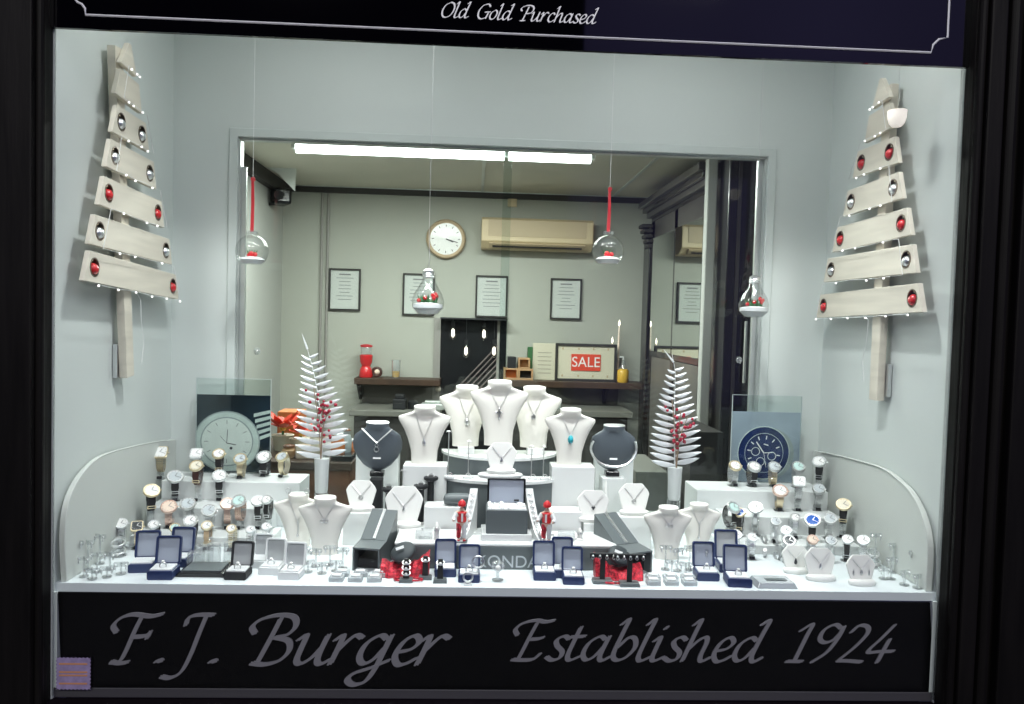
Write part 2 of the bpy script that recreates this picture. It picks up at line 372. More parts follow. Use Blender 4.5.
# ------------------------------------------------------------------ calligraphic lettering (broad-nib strokes)
GL = {
 'a': (.88, [[(.60, .86), (.42, 1.0), (.14, .72), (.06, .28), (.20, .02), (.42, .18), (.62, .62)], [(.68, 1.0), (.60, .45), (.58, .12), (.68, .0), (.88, .16)]]),
 'b': (.78, [[(.06, 1.5), (.24, 1.72), (.18, 1.2), (.08, .3), (.22, .02), (.48, .14), (.66, .55), (.58, .92), (.38, .95), (.14, .55)]]),
 'c': (.64, [[(.58, .82), (.42, 1.0), (.16, .74), (.07, .3), (.22, .0), (.40, .04), (.60, .22)]]),
 'd': (.90, [[(.60, .86), (.42, 1.0), (.14, .72), (.06, .28), (.20, .02), (.42, .18), (.62, .62)], [(.60, 1.55), (.80, 1.72), (.72, 1.2), (.60, .4), (.60, .1), (.70, 0), (.90, .16)]]),
 'e': (.64, [[(.10, .42), (.40, .52), (.56, .78), (.42, 1.0), (.18, .78), (.07, .32), (.20, .0), (.40, .04), (.60, .22)]]),
 'g': (.84, [[(.60, .86), (.42, 1.0), (.14, .72), (.06, .28), (.20, .02), (.42, .18), (.62, .62)], [(.68, 1.0), (.60, .4), (.52, -.15), (.38, -.58), (.12, -.70), (-.06, -.52), (.06, -.30), (.40, -.12), (.78, .14)]]),
 'h': (.86, [[(.06, 1.5), (.24, 1.72), (.18, 1.2), (.04, .0)], [(.10, .45), (.34, .86), (.54, 1.0), (.60, .78), (.54, .2), (.62, .0), (.84, .16)]]),
 'i': (.42, [[(-.02, .82), (.14, .98), (.10, .5), (.07, .12), (.16, .0), (.40, .16)], [(.20, 1.34), (.24, 1.42)]]),
 'l': (.42, [[(.06, 1.5), (.24, 1.72), (.18, 1.2), (.07, .3), (.10, .05), (.20, .0), (.42, .16)]]),
 'o': (.76, [[(.44, 1.0), (.16, .74), (.07, .30), (.24, .0), (.50, .14), (.66, .58), (.60, .90), (.44, 1.0)]]),
 'r': (.62, [[(-.02, .82), (.14, .98), (.10, .5), (.03, .0)], [(.08, .40), (.30, .82), (.46, 1.0), (.62, .90)]]),
 's': (.54, [[(.52, .86), (.36, 1.0), (.16, .84), (.22, .60), (.42, .36), (.40, .10), (.20, .0), (.0, .14)]]),
 't': (.46, [[(.22, 1.38), (.14, .8), (.08, .2), (.18, .0), (.44, .16)], [(-.04, .96), (.42, 1.0)]]),
 'u': (.88, [[(-.02, .82), (.14, .98), (.10, .5), (.08, .12), (.20, .0), (.42, .22), (.60, .60)], [(.66, 1.0), (.58, .4), (.58, .1), (.68, 0), (.88, .16)]]),
 'p': (.80, [[(-.02, .82), (.14, .98), (.08, .4), (-.10, -.66)], [(.08, .45), (.30, .86), (.50, 1.0), (.64, .72), (.52, .22), (.28, .0), (.08, .12)]]),
 'F': (1.02, [[(.66, 1.62), (.54, 1.1), (.42, .4), (.30, .04), (.06, .0)], [(.06, .04), (.30, -.02), (.56, .02)], [(.02, 1.02), (-.12, 1.26), (.06, 1.52), (.40, 1.64), (.90, 1.58), (1.24, 1.66)], [(.54, .88), (.80, .90), (1.0, .96)], [(1.0, 1.06), (.96, .84)]]),
 'J': (.84, [[(.18, 1.28), (.22, 1.54), (.50, 1.64), (.96, 1.64)], [(.74, 1.62), (.64, 1.0), (.54, .3), (.38, -.28), (.10, -.50), (-.20, -.46)]]),
 'B': (1.10, [[(.58, 1.56), (.48, 1.0), (.36, .4), (.28, .02)], [(.02, 1.02), (-.10, 1.26), (.10, 1.52), (.52, 1.66), (.90, 1.60), (1.02, 1.30), (.86, 1.00), (.52, .88)], [(.60, .90), (.94, .78), (1.02, .44), (.84, .12), (.50, -.02), (.14, .02)]]),
 'E': (1.04, [[(.56, 1.56), (.44, 1.0), (.34, .45), (.26, .04)], [(.02, 1.02), (-.10, 1.26), (.10, 1.52), (.50, 1.64), (.80, 1.58), (1.08, 1.64)], [(.46, .86), (.72, .88), (.88, .94)], [(.06, .02), (.40, .0), (.74, .04), (.92, .26)]]),
 'O': (1.20, [[(.66, 1.62), (.26, 1.30), (.08, .66), (.22, .12), (.54, .0), (.92, .30), (1.10, .94), (.98, 1.46), (.66, 1.62)]]),
 'G': (1.12, [[(1.04, 1.36), (.82, 1.62), (.40, 1.46), (.12, .94), (.12, .32), (.38, .0), (.72, .08), (.90, .30)], [(1.00, .74), (.92, .40), (.86, .04)], [(.68, .72), (1.12, .76)]]),
 'P': (1.0, [[(.56, 1.56), (.46, 1.0), (.34, .4), (.26, .02)], [(.06, .0), (.30, .0), (.50, .03)], [(.02, 1.02), (-.10, 1.26), (.10, 1.52), (.52, 1.66), (.92, 1.56), (1.04, 1.20), (.84, .84), (.44, .74)]]),
 '1': (.72, [[(.18, 1.30), (.48, 1.58), (.42, 1.1), (.28, .02)], [(.04, .02), (.52, .02)]]),
 '9': (.84, [[(.68, 1.42), (.46, 1.58), (.18, 1.36), (.12, 1.0), (.30, .82), (.54, .94), (.72, 1.30)], [(.74, 1.50), (.66, 1.0), (.46, .42), (.10, .0)]]),
 '2': (.84, [[(.18, 1.26), (.36, 1.54), (.62, 1.50), (.68, 1.20), (.44, .66), (.04, .06)], [(.04, .06), (.36, .06), (.78, .02)]]),
 '4': (.84, [[(.60, 1.58), (.34, 1.04), (.04, .46), (.40, .46), (.82, .48)], [(.58, .98), (.50, .5), (.42, .0)]]),
 '.': (.44, [[(.08, .04), (.16, .10), (.20, .04)]]),
}
KX = {'F': .80, 'J': .78, 'B': .92, 'E': .9}
def letter_mesh(ch, ox, oz, s, sx, y, depth=.0012, slant=.20, nib=.17, ang=math.radians(38)):
    """one character as a ribbon swept by a broad nib"""
    mb = MB()
    for st in GL[ch][1]:
        pts = catmull([(p[0]+slant*p[1], p[1]) for p in st], 8)
        nx, nz = math.cos(ang)*nib/2, math.sin(ang)*nib/2; th = nib*.22
        n = len(pts)
        def quad(q):
            q = [(ox+v.x*s*sx*KX.get(ch, 1), oz+v.y*s) for v in q]
            vs = [(u_[0], y, u_[1]) for u_ in q]+[(u_[0], y-depth-len(mb.f)*1e-6, u_[1]) for u_ in q]
            mb.add(vs, [(0, 1, 2, 3), (7, 6, 5, 4), (0, 4, 5, 1), (1, 5, 6, 2), (2, 6, 7, 3), (3, 7, 4, 0)])
        nv = Vector((nx, nz, 0))
        for a, b in zip(pts, pts[1:]):
            t = (b-a).normalized(); q = Vector((-t.y, t.x, 0))*th
            if abs(nv.x*t.y-nv.y*t.x) > .004: quad([a+nv, a-nv, b-nv, b+nv])
            e_ = nv*.9
            quad([a+q-t*th*.5, a-q-t*th*.5, b-q+t*th*.5, b+q+t*th*.5])
            for sg in (-1, 1): quad([a+e_*sg+q*.6, a+e_*sg-q*.6, b+e_*sg-q*.6, b+e_*sg+q*.6])
    return mb
def script_text(txt, x0, x1, oz, s, y, m, parent, nib=.17, tilt=0, sp=.75):
    tot = sum(GL[c][0] if c != ' ' else sp for c in txt); sx = (x1-x0)/(tot*s); x = x0
    for c in txt:
        if c == ' ': x += sp*s*sx; continue
        letter_mesh(c, x, oz+(x-x0)*tilt, s, sx, y, nib=nib).build('letter', m, parent)
        x += GL[c][0]*s*sx
nb = thing('name_board', 'black name board with grey script shop lettering under the display window', 'sign', (0, 0, 0))
a, b = at(62, 592, y=.012), at(933, 694, y=.012)
MB().prism([(a.x+.002, -.205), (b.x, -.205), (.915, -.008), (a.x-.006, -.006)], .004, (0, .0075, 0)).build('board', 'signb', nb)
p0, p1 = at(109, 663, y=.007), at(447, 663, y=.007)
script_text('F.J. Burger', p0.x, p1.x-.012, (p0.z+p1.z)/2-.001, .062, .0072, 'letter', nb, nib=.17, sp=.50)
p0, p1 = at(510, 660, y=.007), at(893, 662, y=.007)
script_text('Established 1924', p0.x, p1.x-.006, (p0.z+p1.z)/2, .052, .0072, 'letter', nb, nib=.16)
fs_ = thing('fascia_lettering', 'white script words and thin border line on the black glass fascia', 'lettering')
p0, p1 = at(440, 17, y=-.012), at(597, 22, y=-.012)
script_text('Old Gold Purchased', p0.x, p1.x-.004, (p0.z+p1.z)/2-.003, .0185, -.0128, 'letterw', fs_, nib=.15)
q0, q1 = at(92, 6, y=-.012), at(932, 50, y=-.012)
zb = (q0.z+q1.z)/2-.012; xl, xr = -.868, .868
path = [(xl-.018, 1.40), (xl-.018, zb+.032), (xl-.012, zb+.024), (xl-.003, zb+.020), (xl+.003, zb+.012), (xl+.004, zb), (xr-.022, zb), (xr-.018, zb+.016), (xr-.006, zb+.028), (xr+.012, zb+.032), (xr+.012, 1.40)]
MB().tube([(p[0], -.0135, p[1]) for p in path], .0022, 4).build('border_line', 'letterw', fs_)
# stamp sticker
a, b = at(56, 657, y=-.001), at(91, 690, y=-.001)
st = thing('stamp_sticker', 'lilac and orange postage-stamp sticker with perforated edge at the window corner', 'sticker', ((a.x+b.x)/2, -.001, (a.z+b.z)/2))
w_, h_ = abs(b.x-a.x), abs(a.z-b.z); P = []; n = 9
for k in range(n): 
    for dx, r in ((0, 0), (.5, -.0025)): P.append((-w_/2+w_*(k+dx)/n, -h_/2-r))
for k in range(n):
    for dx, r in ((0, 0), (.5, -.0025)): P.append((w_/2+r, -h_/2+h_*(k+dx)/n))
for k in range(n):
    for dx, r in ((0, 0), (.5, -.0025)): P.append((w_/2-w_*(k+dx)/n, h_/2+r))
for k in range(n):
    for dx, r in ((0, 0), (.5, -.0025)): P.append((-w_/2-r, h_/2-h_*(k+dx)/n))
MB().prism(P, .0008, (0, -.0008, 0)).build('paper', 'stampm', st)
pr = MB()
for k, z in enumerate((-.3, -.05, .05, .3)): pr.box((0, -.0012, z*h_), (w_*.8, .0006, h_*.05))
pr.build('print', 'stampo', st)

# ================================================================== wooden plank trees
TREES = {
 'left': (-1, [((.076, .664), (.515, .642)), ((.099, .742), (.465, .732)), ((.140, .829), (.410, .822)), ((.170, .915), (.358, .911)), ((.199, .996), (.310, .994))], ('rr', 'cc', 'rr', 'cc', 'cc'), .290, .415),
 'right': (1, [((.083, .650), (.534, .640)), ((.116, .738), (.497, .738)), ((.145, .823), (.450, .818)), ((.188, .911), (.397, .908)), ((.213, .998), (.351, 1.0))], ('rr', 'cc', 'rr', 'cc', 'rr'), .262, .405)}
def plank_tree(side, word):
    sx, rows, cols, ty, tz = TREES[side]; X = sx*.930; xf = -sx*.045      # xf: plank face towards the room
    root = thing('plank_tree', 'pale wooden plank Christmas tree hung on the %s window wall' % word, 'christmas tree', (X, ty, tz))
    def L(y, z, x=0): return (x, y-ty, z-tz)
    MB().box(L(ty if sx > 0 else .252, (tz+1.168)/2, -sx*.0225), (.019, .040, 1.168-tz), RX(.10 if sx < 0 else 0)).build('trunk', 'pine', root, bevel=.0015)
    MB().box(L(ty-.012, .455, -sx*.007), (.011, .034, .08)).build('wall_bracket', 'steel', root, bevel=.001)
    wires = []
    def plank(a, b, ext, hh, holes, top=None):
        (ya, za), (yb, zb) = a, b; t = Vector((yb-ya, zb-za)).normalized(); n = Vector((-t.y, t.x))
        A = Vector(a); B = Vector(b); e = .17*hh*2
        P = [A-t*(ext+e)-n*hh, B+t*(ext+e)-n*hh, B+t*max(ext-e, .003)+n*hh, A-t*max(ext-e, .003)+n*hh]
        if top is not None: c = (A+B)/2; P[2] = c+t*top+n*hh; P[3] = c-t*top+n*hh
        H_ = [[(q[0]-ty, q[1]-tz) for q in ell(h[0], h[1], .0200, n=20)] for h in holes]
        o = MB().prism([(q.x-ty, q.y-tz) for q in P], .011, (0, 0, 0), RZ(PI/2), H_).build('plank', 'pine', root, bevel=.001)
        o.location.x = xf + (0 if sx > 0 else .0) + (.011 if sx > 0 else 0)
        if sx < 0: o.location.x = xf
        wires.append((P[0], P[1]))
        return o
    for (a, b), col in zip(rows, cols):
        plank(a, b, .033, .0322, (a, b))
        for p, k in zip((a, b), col):
            MB().lathe([(.0200, -.006), (.0178, -.006), (.0178, .0065), (.0205, .0065), (.0200, -.006)], 22, L(p[0], p[1], xf-sx*.0 if 0 else xf+sx*.0055), RY(PI/2*-sx)).build('hole_liner', 'liner', root, smooth=True)
            MB().ball(L(p[0], p[1]-.004, xf*.90), .0130, 14, 10).build('bauble', 'red' if k == 'r' else 'silver', root, smooth=True)
            MB().tube([L(p[0], p[1]+.0125, xf*.90), L(p[0], p[1]+.0188, xf*.90)], .0016, 6).build('cap', 'gold', root)
    (a, b) = rows[-1]; yc = (a[0]+b[0])/2-(.014 if sx < 0 else .012); zc__ = (a[1]+b[1])/2
    plank((yc-.045, zc__+.086), (yc+.045, zc__+.080), .015, .031, ())
    plank((yc-.025, zc__+.160), (yc+.022, zc__+.156), .008, .030, (), top=.006)
    ls = thing('fairy_light_string', 'string of small white lights wound round the %s wooden tree' % word, 'string lights', (X, ty, tz))
    xx = -sx*.060; pts = []
    for k, (p, q) in enumerate(wires):
        seg = [p+(q-p)*(.06+.88*t/5) for t in range(6)]
        if k % 2: seg.reverse()
        for v in seg: pts.append(L(v.x, v.y-.004+random.uniform(-.003, .001), xx))
    MB().tube(pts, .0007, 4).build('wire', 'tag', ls)
    for i, p in enumerate(pts):
        if (i % 6) in (1, 3, 4) or i < 6: MB().ball((p[0], p[1], p[2]-.002), .0026, 8, 6).build('light_bulb', 'glow', ls, smooth=True)
    MB().tube([pts[2], L(ty-.016, .60, xx), L(ty-.012, .55, xx), L(ty+.004, .50, xx), L(ty-.008, .45, xx)], .0007, 4).build('lead', 'tag', ls)
    return root
plank_tree('left', 'left'); plank_tree('right', 'right')
# street-lamp reflection, built as a glowing cup by the right tree
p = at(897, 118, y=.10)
cp = thing('lamp_reflection_cup', 'street-lamp reflection built as a small glowing cup in front of the right wooden tree', 'light', (p.x, .10, p.z-.02))
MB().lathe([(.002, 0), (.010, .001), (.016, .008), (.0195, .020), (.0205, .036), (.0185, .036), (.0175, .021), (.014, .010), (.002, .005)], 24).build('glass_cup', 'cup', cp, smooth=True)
MB().lathe([(.005, .010), (.007, .018), (.004, .030), (.001, .036)], 12).build('cup_glow_core', 'filament', cp, smooth=True)
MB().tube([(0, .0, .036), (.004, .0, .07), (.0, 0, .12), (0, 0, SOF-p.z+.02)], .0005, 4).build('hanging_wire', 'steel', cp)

# small wall hooks / suction hooks
def hook(px, py, lab, **k):
    p = at(px, py, **k); h = thing('suction_hook', lab, 'hook', p)
    R = RX(PI/2)
    MB().lathe([(.010, 0), (.009, .002), (.004, .005), (.004, .008)], 16, R=R).build('sucker', 'acry', h, smooth=True)
    MB().tube([(0, -.007, 0), (0, -.014, 0), (0, -.014, -.006), (0, -.010, -.010)], .0015, 6).build('metal_hook', 'steel', h)
hook(257, 351, 'clear suction hook stuck on the sliding glass behind the left silver fern', y=D+.010)
hook(739, 360, 'clear suction hook stuck on the sliding glass below the right glass bulb', y=D+.018)
p = at(829, 91, x=.93); h = thing('wall_hook', 'small metal cup hook screwed in the right wall above the tree', 'hook', p)
MB().tube([(0, 0, 0), (-.012, 0, 0), (-.018, -.004, .006), (-.016, -.010, .014), (-.010, -.014, .006)], .0016, 6).build('hook_wire', 'steel', h, smooth=True)
MB().ball((-.004, 0, -.012), .004, 8, 6).build('screw', 'steel', h)

# ================================================================== hanging glass ornaments
def ornament(px, py, shape, r, lab, ribbon, Y, pytop=None):
    p = at(px, py, y=Y)
    o = thing('glass_ornament', lab, 'ornament', p, group=None)
    if shape == 'ball':
        prof = [(.001, -r*.82), (r*.62, -r*.80)] + [(r*math.cos(a), r*math.sin(a)) for a in [(-50+i*10)*PI/180 for i in range(13)]] + [(r*.28, r*.96), (r*.28, r*1.15)]
        MB().lathe(prof, 28).build('glass_globe', 'bglass', o, smooth=True)
        MB().lathe([(r*.30, r*1.06), (r*.33, r*1.10), (r*.33, r*1.22), (r*.05, r*1.28)], 16).build('cap', 'acry', o, smooth=True)
        MB().lathe([(r*.60, -r*.79), (r*.80, -r*.55), (r*.62, -r*.42), (r*.2, -r*.34), (.0005, -r*.30)], 20).build('snow', 'snow', o, smooth=True)
        b = MB(); b.ball((-r*.05, 0, -r*.18), r*.18, 8, 6); b.ball((r*.22, -r*.1, -r*.22), r*.15, 8, 6); b.box((0, -r*.1, -.26*r), (.5*r, .2*r, .14*r)); b.build('red_figure', 'red', o, smooth=True)
        g = MB()
        for k in range(5): g.lathe([(r*.07, -r*.1), (.0005, r*.22)], 5, (r*(-.25+.12*k), .05*r, -.1*r), RY(-.5+.25*k))
        g.build('fir_sprig', 'green', o)
    else:
        # light-bulb shaped vase, snow and fir inside
        prof = [(.0005, -r*.98), (r*.6, -r*.92), (r*.95, -r*.55), (r*1.0, -r*.1), (r*.84, r*.35), (r*.56, r*.80), (r*.40, r*1.1), (r*.34, r*1.3)]
        MB().lathe(prof, 28).build('glass_bulb', 'bglass', o, smooth=True)
        MB().lathe([(r*.36, r*1.28), (r*.39, r*1.35), (r*.34, r*1.42), (r*.39, r*1.50), (r*.34, r*1.58), (r*.36, r*1.72), (r*.12, r*1.85)], 18).build('metal_cap', 'silver', o, smooth=True)
        MB().lathe([(.0005, -r*.95), (r*.58, -r*.89), (r*.92, -r*.55), (r*.90, -r*.32), (r*.4, -r*.22), (.0005, -r*.2)], 20).build('snow', 'snow', o, smooth=True)
        g = MB()
        for k in range(9):
            a = k*2.4; g.lathe([(r*.10, 0), (r*.13, r*.2), (.0005, r*.62)], 6, (r*.45*math.cos(a)*.8, r*.3*math.sin(a), -.3*r), RY(.5*math.cos(a)) @ RX(-.4*math.sin(a)))
        g.build('fir_sprig', 'green', o)
        b = MB()
        for q in ((.38, -.35, .05), (.52, -.2, .18), (.30, -.3, .22), (-.55, -.3, -.1), (.45, .1, .3), (-.15, -.5, .05)): b.ball((r*q[0], r*q[1], r*q[2]), r*.13, 8, 6)
        b.build('red_berries', 'red', o, smooth=True)
    top = r*1.2 if shape == 'ball' else r*1.8
    if ribbon:
        zt = at(px, pytop, y=Y).z-p.z
        MB().prism([(-.0055, top), (.0035, top), (.0045, zt*.55+top*.45), (.0025, zt), (-.0045, zt), (-.004, zt*.5+top*.5)], .001).build('ribbon', 'redr', o)
        MB().torus((0, 0, zt-.003), .005, .0014, 12, 5, RX(PI/2)).build('ribbon_knot', 'redr', o)
        MB().tube([(0, 0, zt), (.0, 0, SOF-p.z)], .0006, 5).build('thread', 'tag', o)
    else:
        MB().tube([(0, 0, top), (.0015, 0, top+.04), (-.001, 0, top+.09), (.0, 0, SOF-p.z)], .0008, 5).build('thread', 'steel', o)
ornament(252, 251, 'ball', .043, 'open glass ball on red ribbon at the left end of the back window', True, .52, 178)
ornament(608, 251, 'ball', .043, 'round glass ball on red ribbon hanging right of the air conditioner', True, .52, 188)
ornament(428, 299, 'bulb', .0435, 'glass light-bulb ornament with fir and berries hanging below the clock', False, .50)
ornament(754, 303, 'bulb', .041, 'glass light-bulb ornament hanging at the right edge of the back window', False, .50)

# ================================================================== display furniture
def blk(name, x0, x1, y0, y1, z0, z1, m, lab, cat='display block', bev=.0015, group=None):
    o = MB().span((x0, y0, z0), (x1, y1, z1)).build(name, m, bevel=bev); return tag(o, lab, cat, group)
# stepped watch risers, left and right
S1, S2, S3 = .036, .082, .130
def riser(name, side, y0, y1, z1, xa, xb):
    return blk(name, xa, xb, y0, y1, Z0, z1, 'block', lab='white stepped riser, %s step under the %s watches' % (name, side))
def steps(side, sx, xs):
    xs = [(q[0], q[1], q[2], max(q[3], -.895), min(q[4], .895)) for q in xs]
    for (z1, y0, y1, xa, xb), w_ in zip(xs, ('lowest', 'middle', 'top')):
        tag(MB().span((xa, y0, Z0), (xb, y1, z1)).build('display_riser', 'block', bevel=.002), 'white display block, the %s step under the %s watches' % (w_, side), 'display block')
l3 = [at(150, 483, y=.475).x, at(300, 484, y=.475).x]; r3 = [at(697, 491, y=.475).x, at(842, 500, y=.475).x]
steps('left-hand', -1, [(S1, .28, .379, at(100, 534, y=.28).x, at(272, 537, y=.28).x), (S2, .38, .474, at(128, 508, y=.38).x, at(268, 510, y=.38).x), (S3, .475, .60, l3[0], l3[1])])
steps('right-hand', 1, [(S1, .28, .379, at(722, 540, y=.28).x, at(868, 545, y=.28).x), (S2, .38, .474, at(726, 512, y=.38).x, at(852, 520, y=.38).x), (S3, .475, .60, r3[0], r3[1])])
def surf(x, y):
    z = Z0
    if x < -.4 or x > .38:
        if .28 <= y: z = S1
        if .38 <= y: z = S2
        if .475 <= y: z = S3
    return z

# ---------------------------------------------------------------- watches
def clear_stand(h, lab, loc, rz, cat='display stand', group='clear watch stands'):
    """clear C-shaped collar on a post and foot; h = collar centre height"""
    o = thing('watch_stand', lab, cat, loc, rz, group)
    MB().prism(rrect(0, 0, .026, .030, .004), .0025, (0, 0, 0), RX(-PI/2)).build('foot', 'acry', o)
    if h > .034: MB().box((0, .004, (h-.022)/2), (.016, .0025, h-.022)).build('post', 'acry', o)
    pts = [(0, .0155*math.sin(a), h+.0255*math.cos(a)) for a in [(.55+5.2*k/18) for k in range(19)]]
    mb = MB(); vs = []; 
    for p in pts:
        for x, e in ((-.009, 0), (.009, 0)): vs.append((x, p[1], p[2]))
    fs = [(2*i, 2*i+1, 2*i+3, 2*i+2) for i in range(len(pts)-1)]
    mb.add(vs, fs); mb.build('collar', 'acry', o, smooth=True)
    MB().box((0, -.019, .006), (.013, .003, .008), RX(-.3)).build('price_tag', 'blackg', o, bevel=.0005)
    return o
def strap_loop(width, thick, ay, az, cz, links, gap=None, n=36, tw=1.0):
    """watch strap as a closed oval band (buckle side left a little apart)"""
    mb = MB()
    if links:
        for k in range(n):
            a = 2*PI*k/n; y, z = -ay*math.cos(a), cz+az*math.sin(a); t = math.atan2(az*math.cos(a), ay*math.sin(a))
            seg = 2*PI*((ay+az)/2)/n
            for j in (-1, 0, 1):
                mb.box((j*width*.33, y, z), (width*.30, seg*.86, thick*(1.15 if j == 0 else 1)), RX(t))
    else:
        rings = []
        for k in range(n):
            a = 2*PI*k/n; c_, s_ = math.cos(a), math.sin(a); wd = width*(1 if s_ > -.2 else .86)
            nrm = Vector((0, -c_*az, s_*ay)).normalized(); p = Vector((0, -ay*c_, cz+az*s_))
            rings.append([p+Vector((-wd/2, 0, 0))+nrm*thick/2, p+Vector((wd/2, 0, 0))+nrm*thick/2, p+Vector((wd/2, 0, 0))-nrm*thick/2, p+Vector((-wd/2, 0, 0))-nrm*thick/2])
        rings.append(rings[0]); mb.loft(rings, cap=False)
    return mb
STR = dict(black=('lblack', 0), brown=('lbrown', 0), tan=('ltan', 0), steel=('steel', 1), silver=('silver', 1), gold=('gold', 1), rose=('rose', 1), mesh=('gold', 0), bangle=('silver', 0), mixed=('gold', 1))
WP = {}
def make_watch(key, R0, case, dial, strap, square=False):
    o = bpy.data.objects.new('wristwatch', None); C.objects.link(o); o.empty_display_size = .01
    sm, links = STR[strap]; R0 = R0*1.10; wd = R0*.88 if strap != 'bangle' else R0*.5
    ay, az = .0185, .0275
    strap_loop(wd, .0022 if not links else .0026, ay, az, 0, links).build('strap', sm, o, smooth=not links)
    e = math.radians(52); c = Vector((0, -(ay+.003)*math.cos(e), (az+.003)*math.sin(e))); R = RX(math.radians(90-50))
    if square:
        MB().prism(rrect(0, 0, R0*1.9, R0*1.9, R0*.35), .0065, c-R @ Vector((0, 0, .002)), R @ RX(PI/2)).build('case', case, o, bevel=.0008)
        MB().prism(rrect(0, 0, R0*1.6, R0*1.6, R0*.3), .0006, c+R @ Vector((0, 0, .0046)), R @ RX(PI/2)).build('dial', dial, o)
    else:
        MB().lathe([(R0*.86, -.004), (R0, -.002), (R0, .0022), (R0*.93, .0042), (R0*.86, .0042), (R0*.85, .003)], 26, c, R).build('case', case, o, smooth=True)
        MB().lathe([(R0*.87, .0028), (R0*.5, .0034), (.0003, .0034)], 26, c, R).build('dial', dial, o, smooth=True)
    h = MB(); ink = 'hand' if dial not in ('dialb', 'dialk') else 'silver'
    for a, l, w_ in ((.5, .52, .0011), (2.0, .70, .0008)):
        h.box(c+R @ (RZ(-a) @ Vector((0, R0*l/2, 0)) + Vector((0, 0, .0056 if square else .0044))), (w_, R0*l, .0003), R @ RZ(-a))
    for k in range(12):
        a = k*PI/6; h.box(c+R @ (RZ(-a) @ Vector((0, R0*.74, 0)) + Vector((0, 0, .0055 if square else .0042))), (.0006, R0*.13, .0003), R @ RZ(-a))
    h.build('hands_and_markers', ink, o)
    MB().cyl(c+R @ Vector((R0*1.06, 0, 0)), .0016, .003, 8, R @ RY(PI/2)).build('crown', case, o)
    if strap in ('black', 'brown', 'tan'):
        MB().prism(rrect(0, 0, wd*1.15, .009, .001), .0012, (0, -ay*.78-.002, -az*.62), RX(.45), [rrect(0, 0, wd*.85, .005, .0005)]).build('buckle', case, o)
    return o
USED = set()
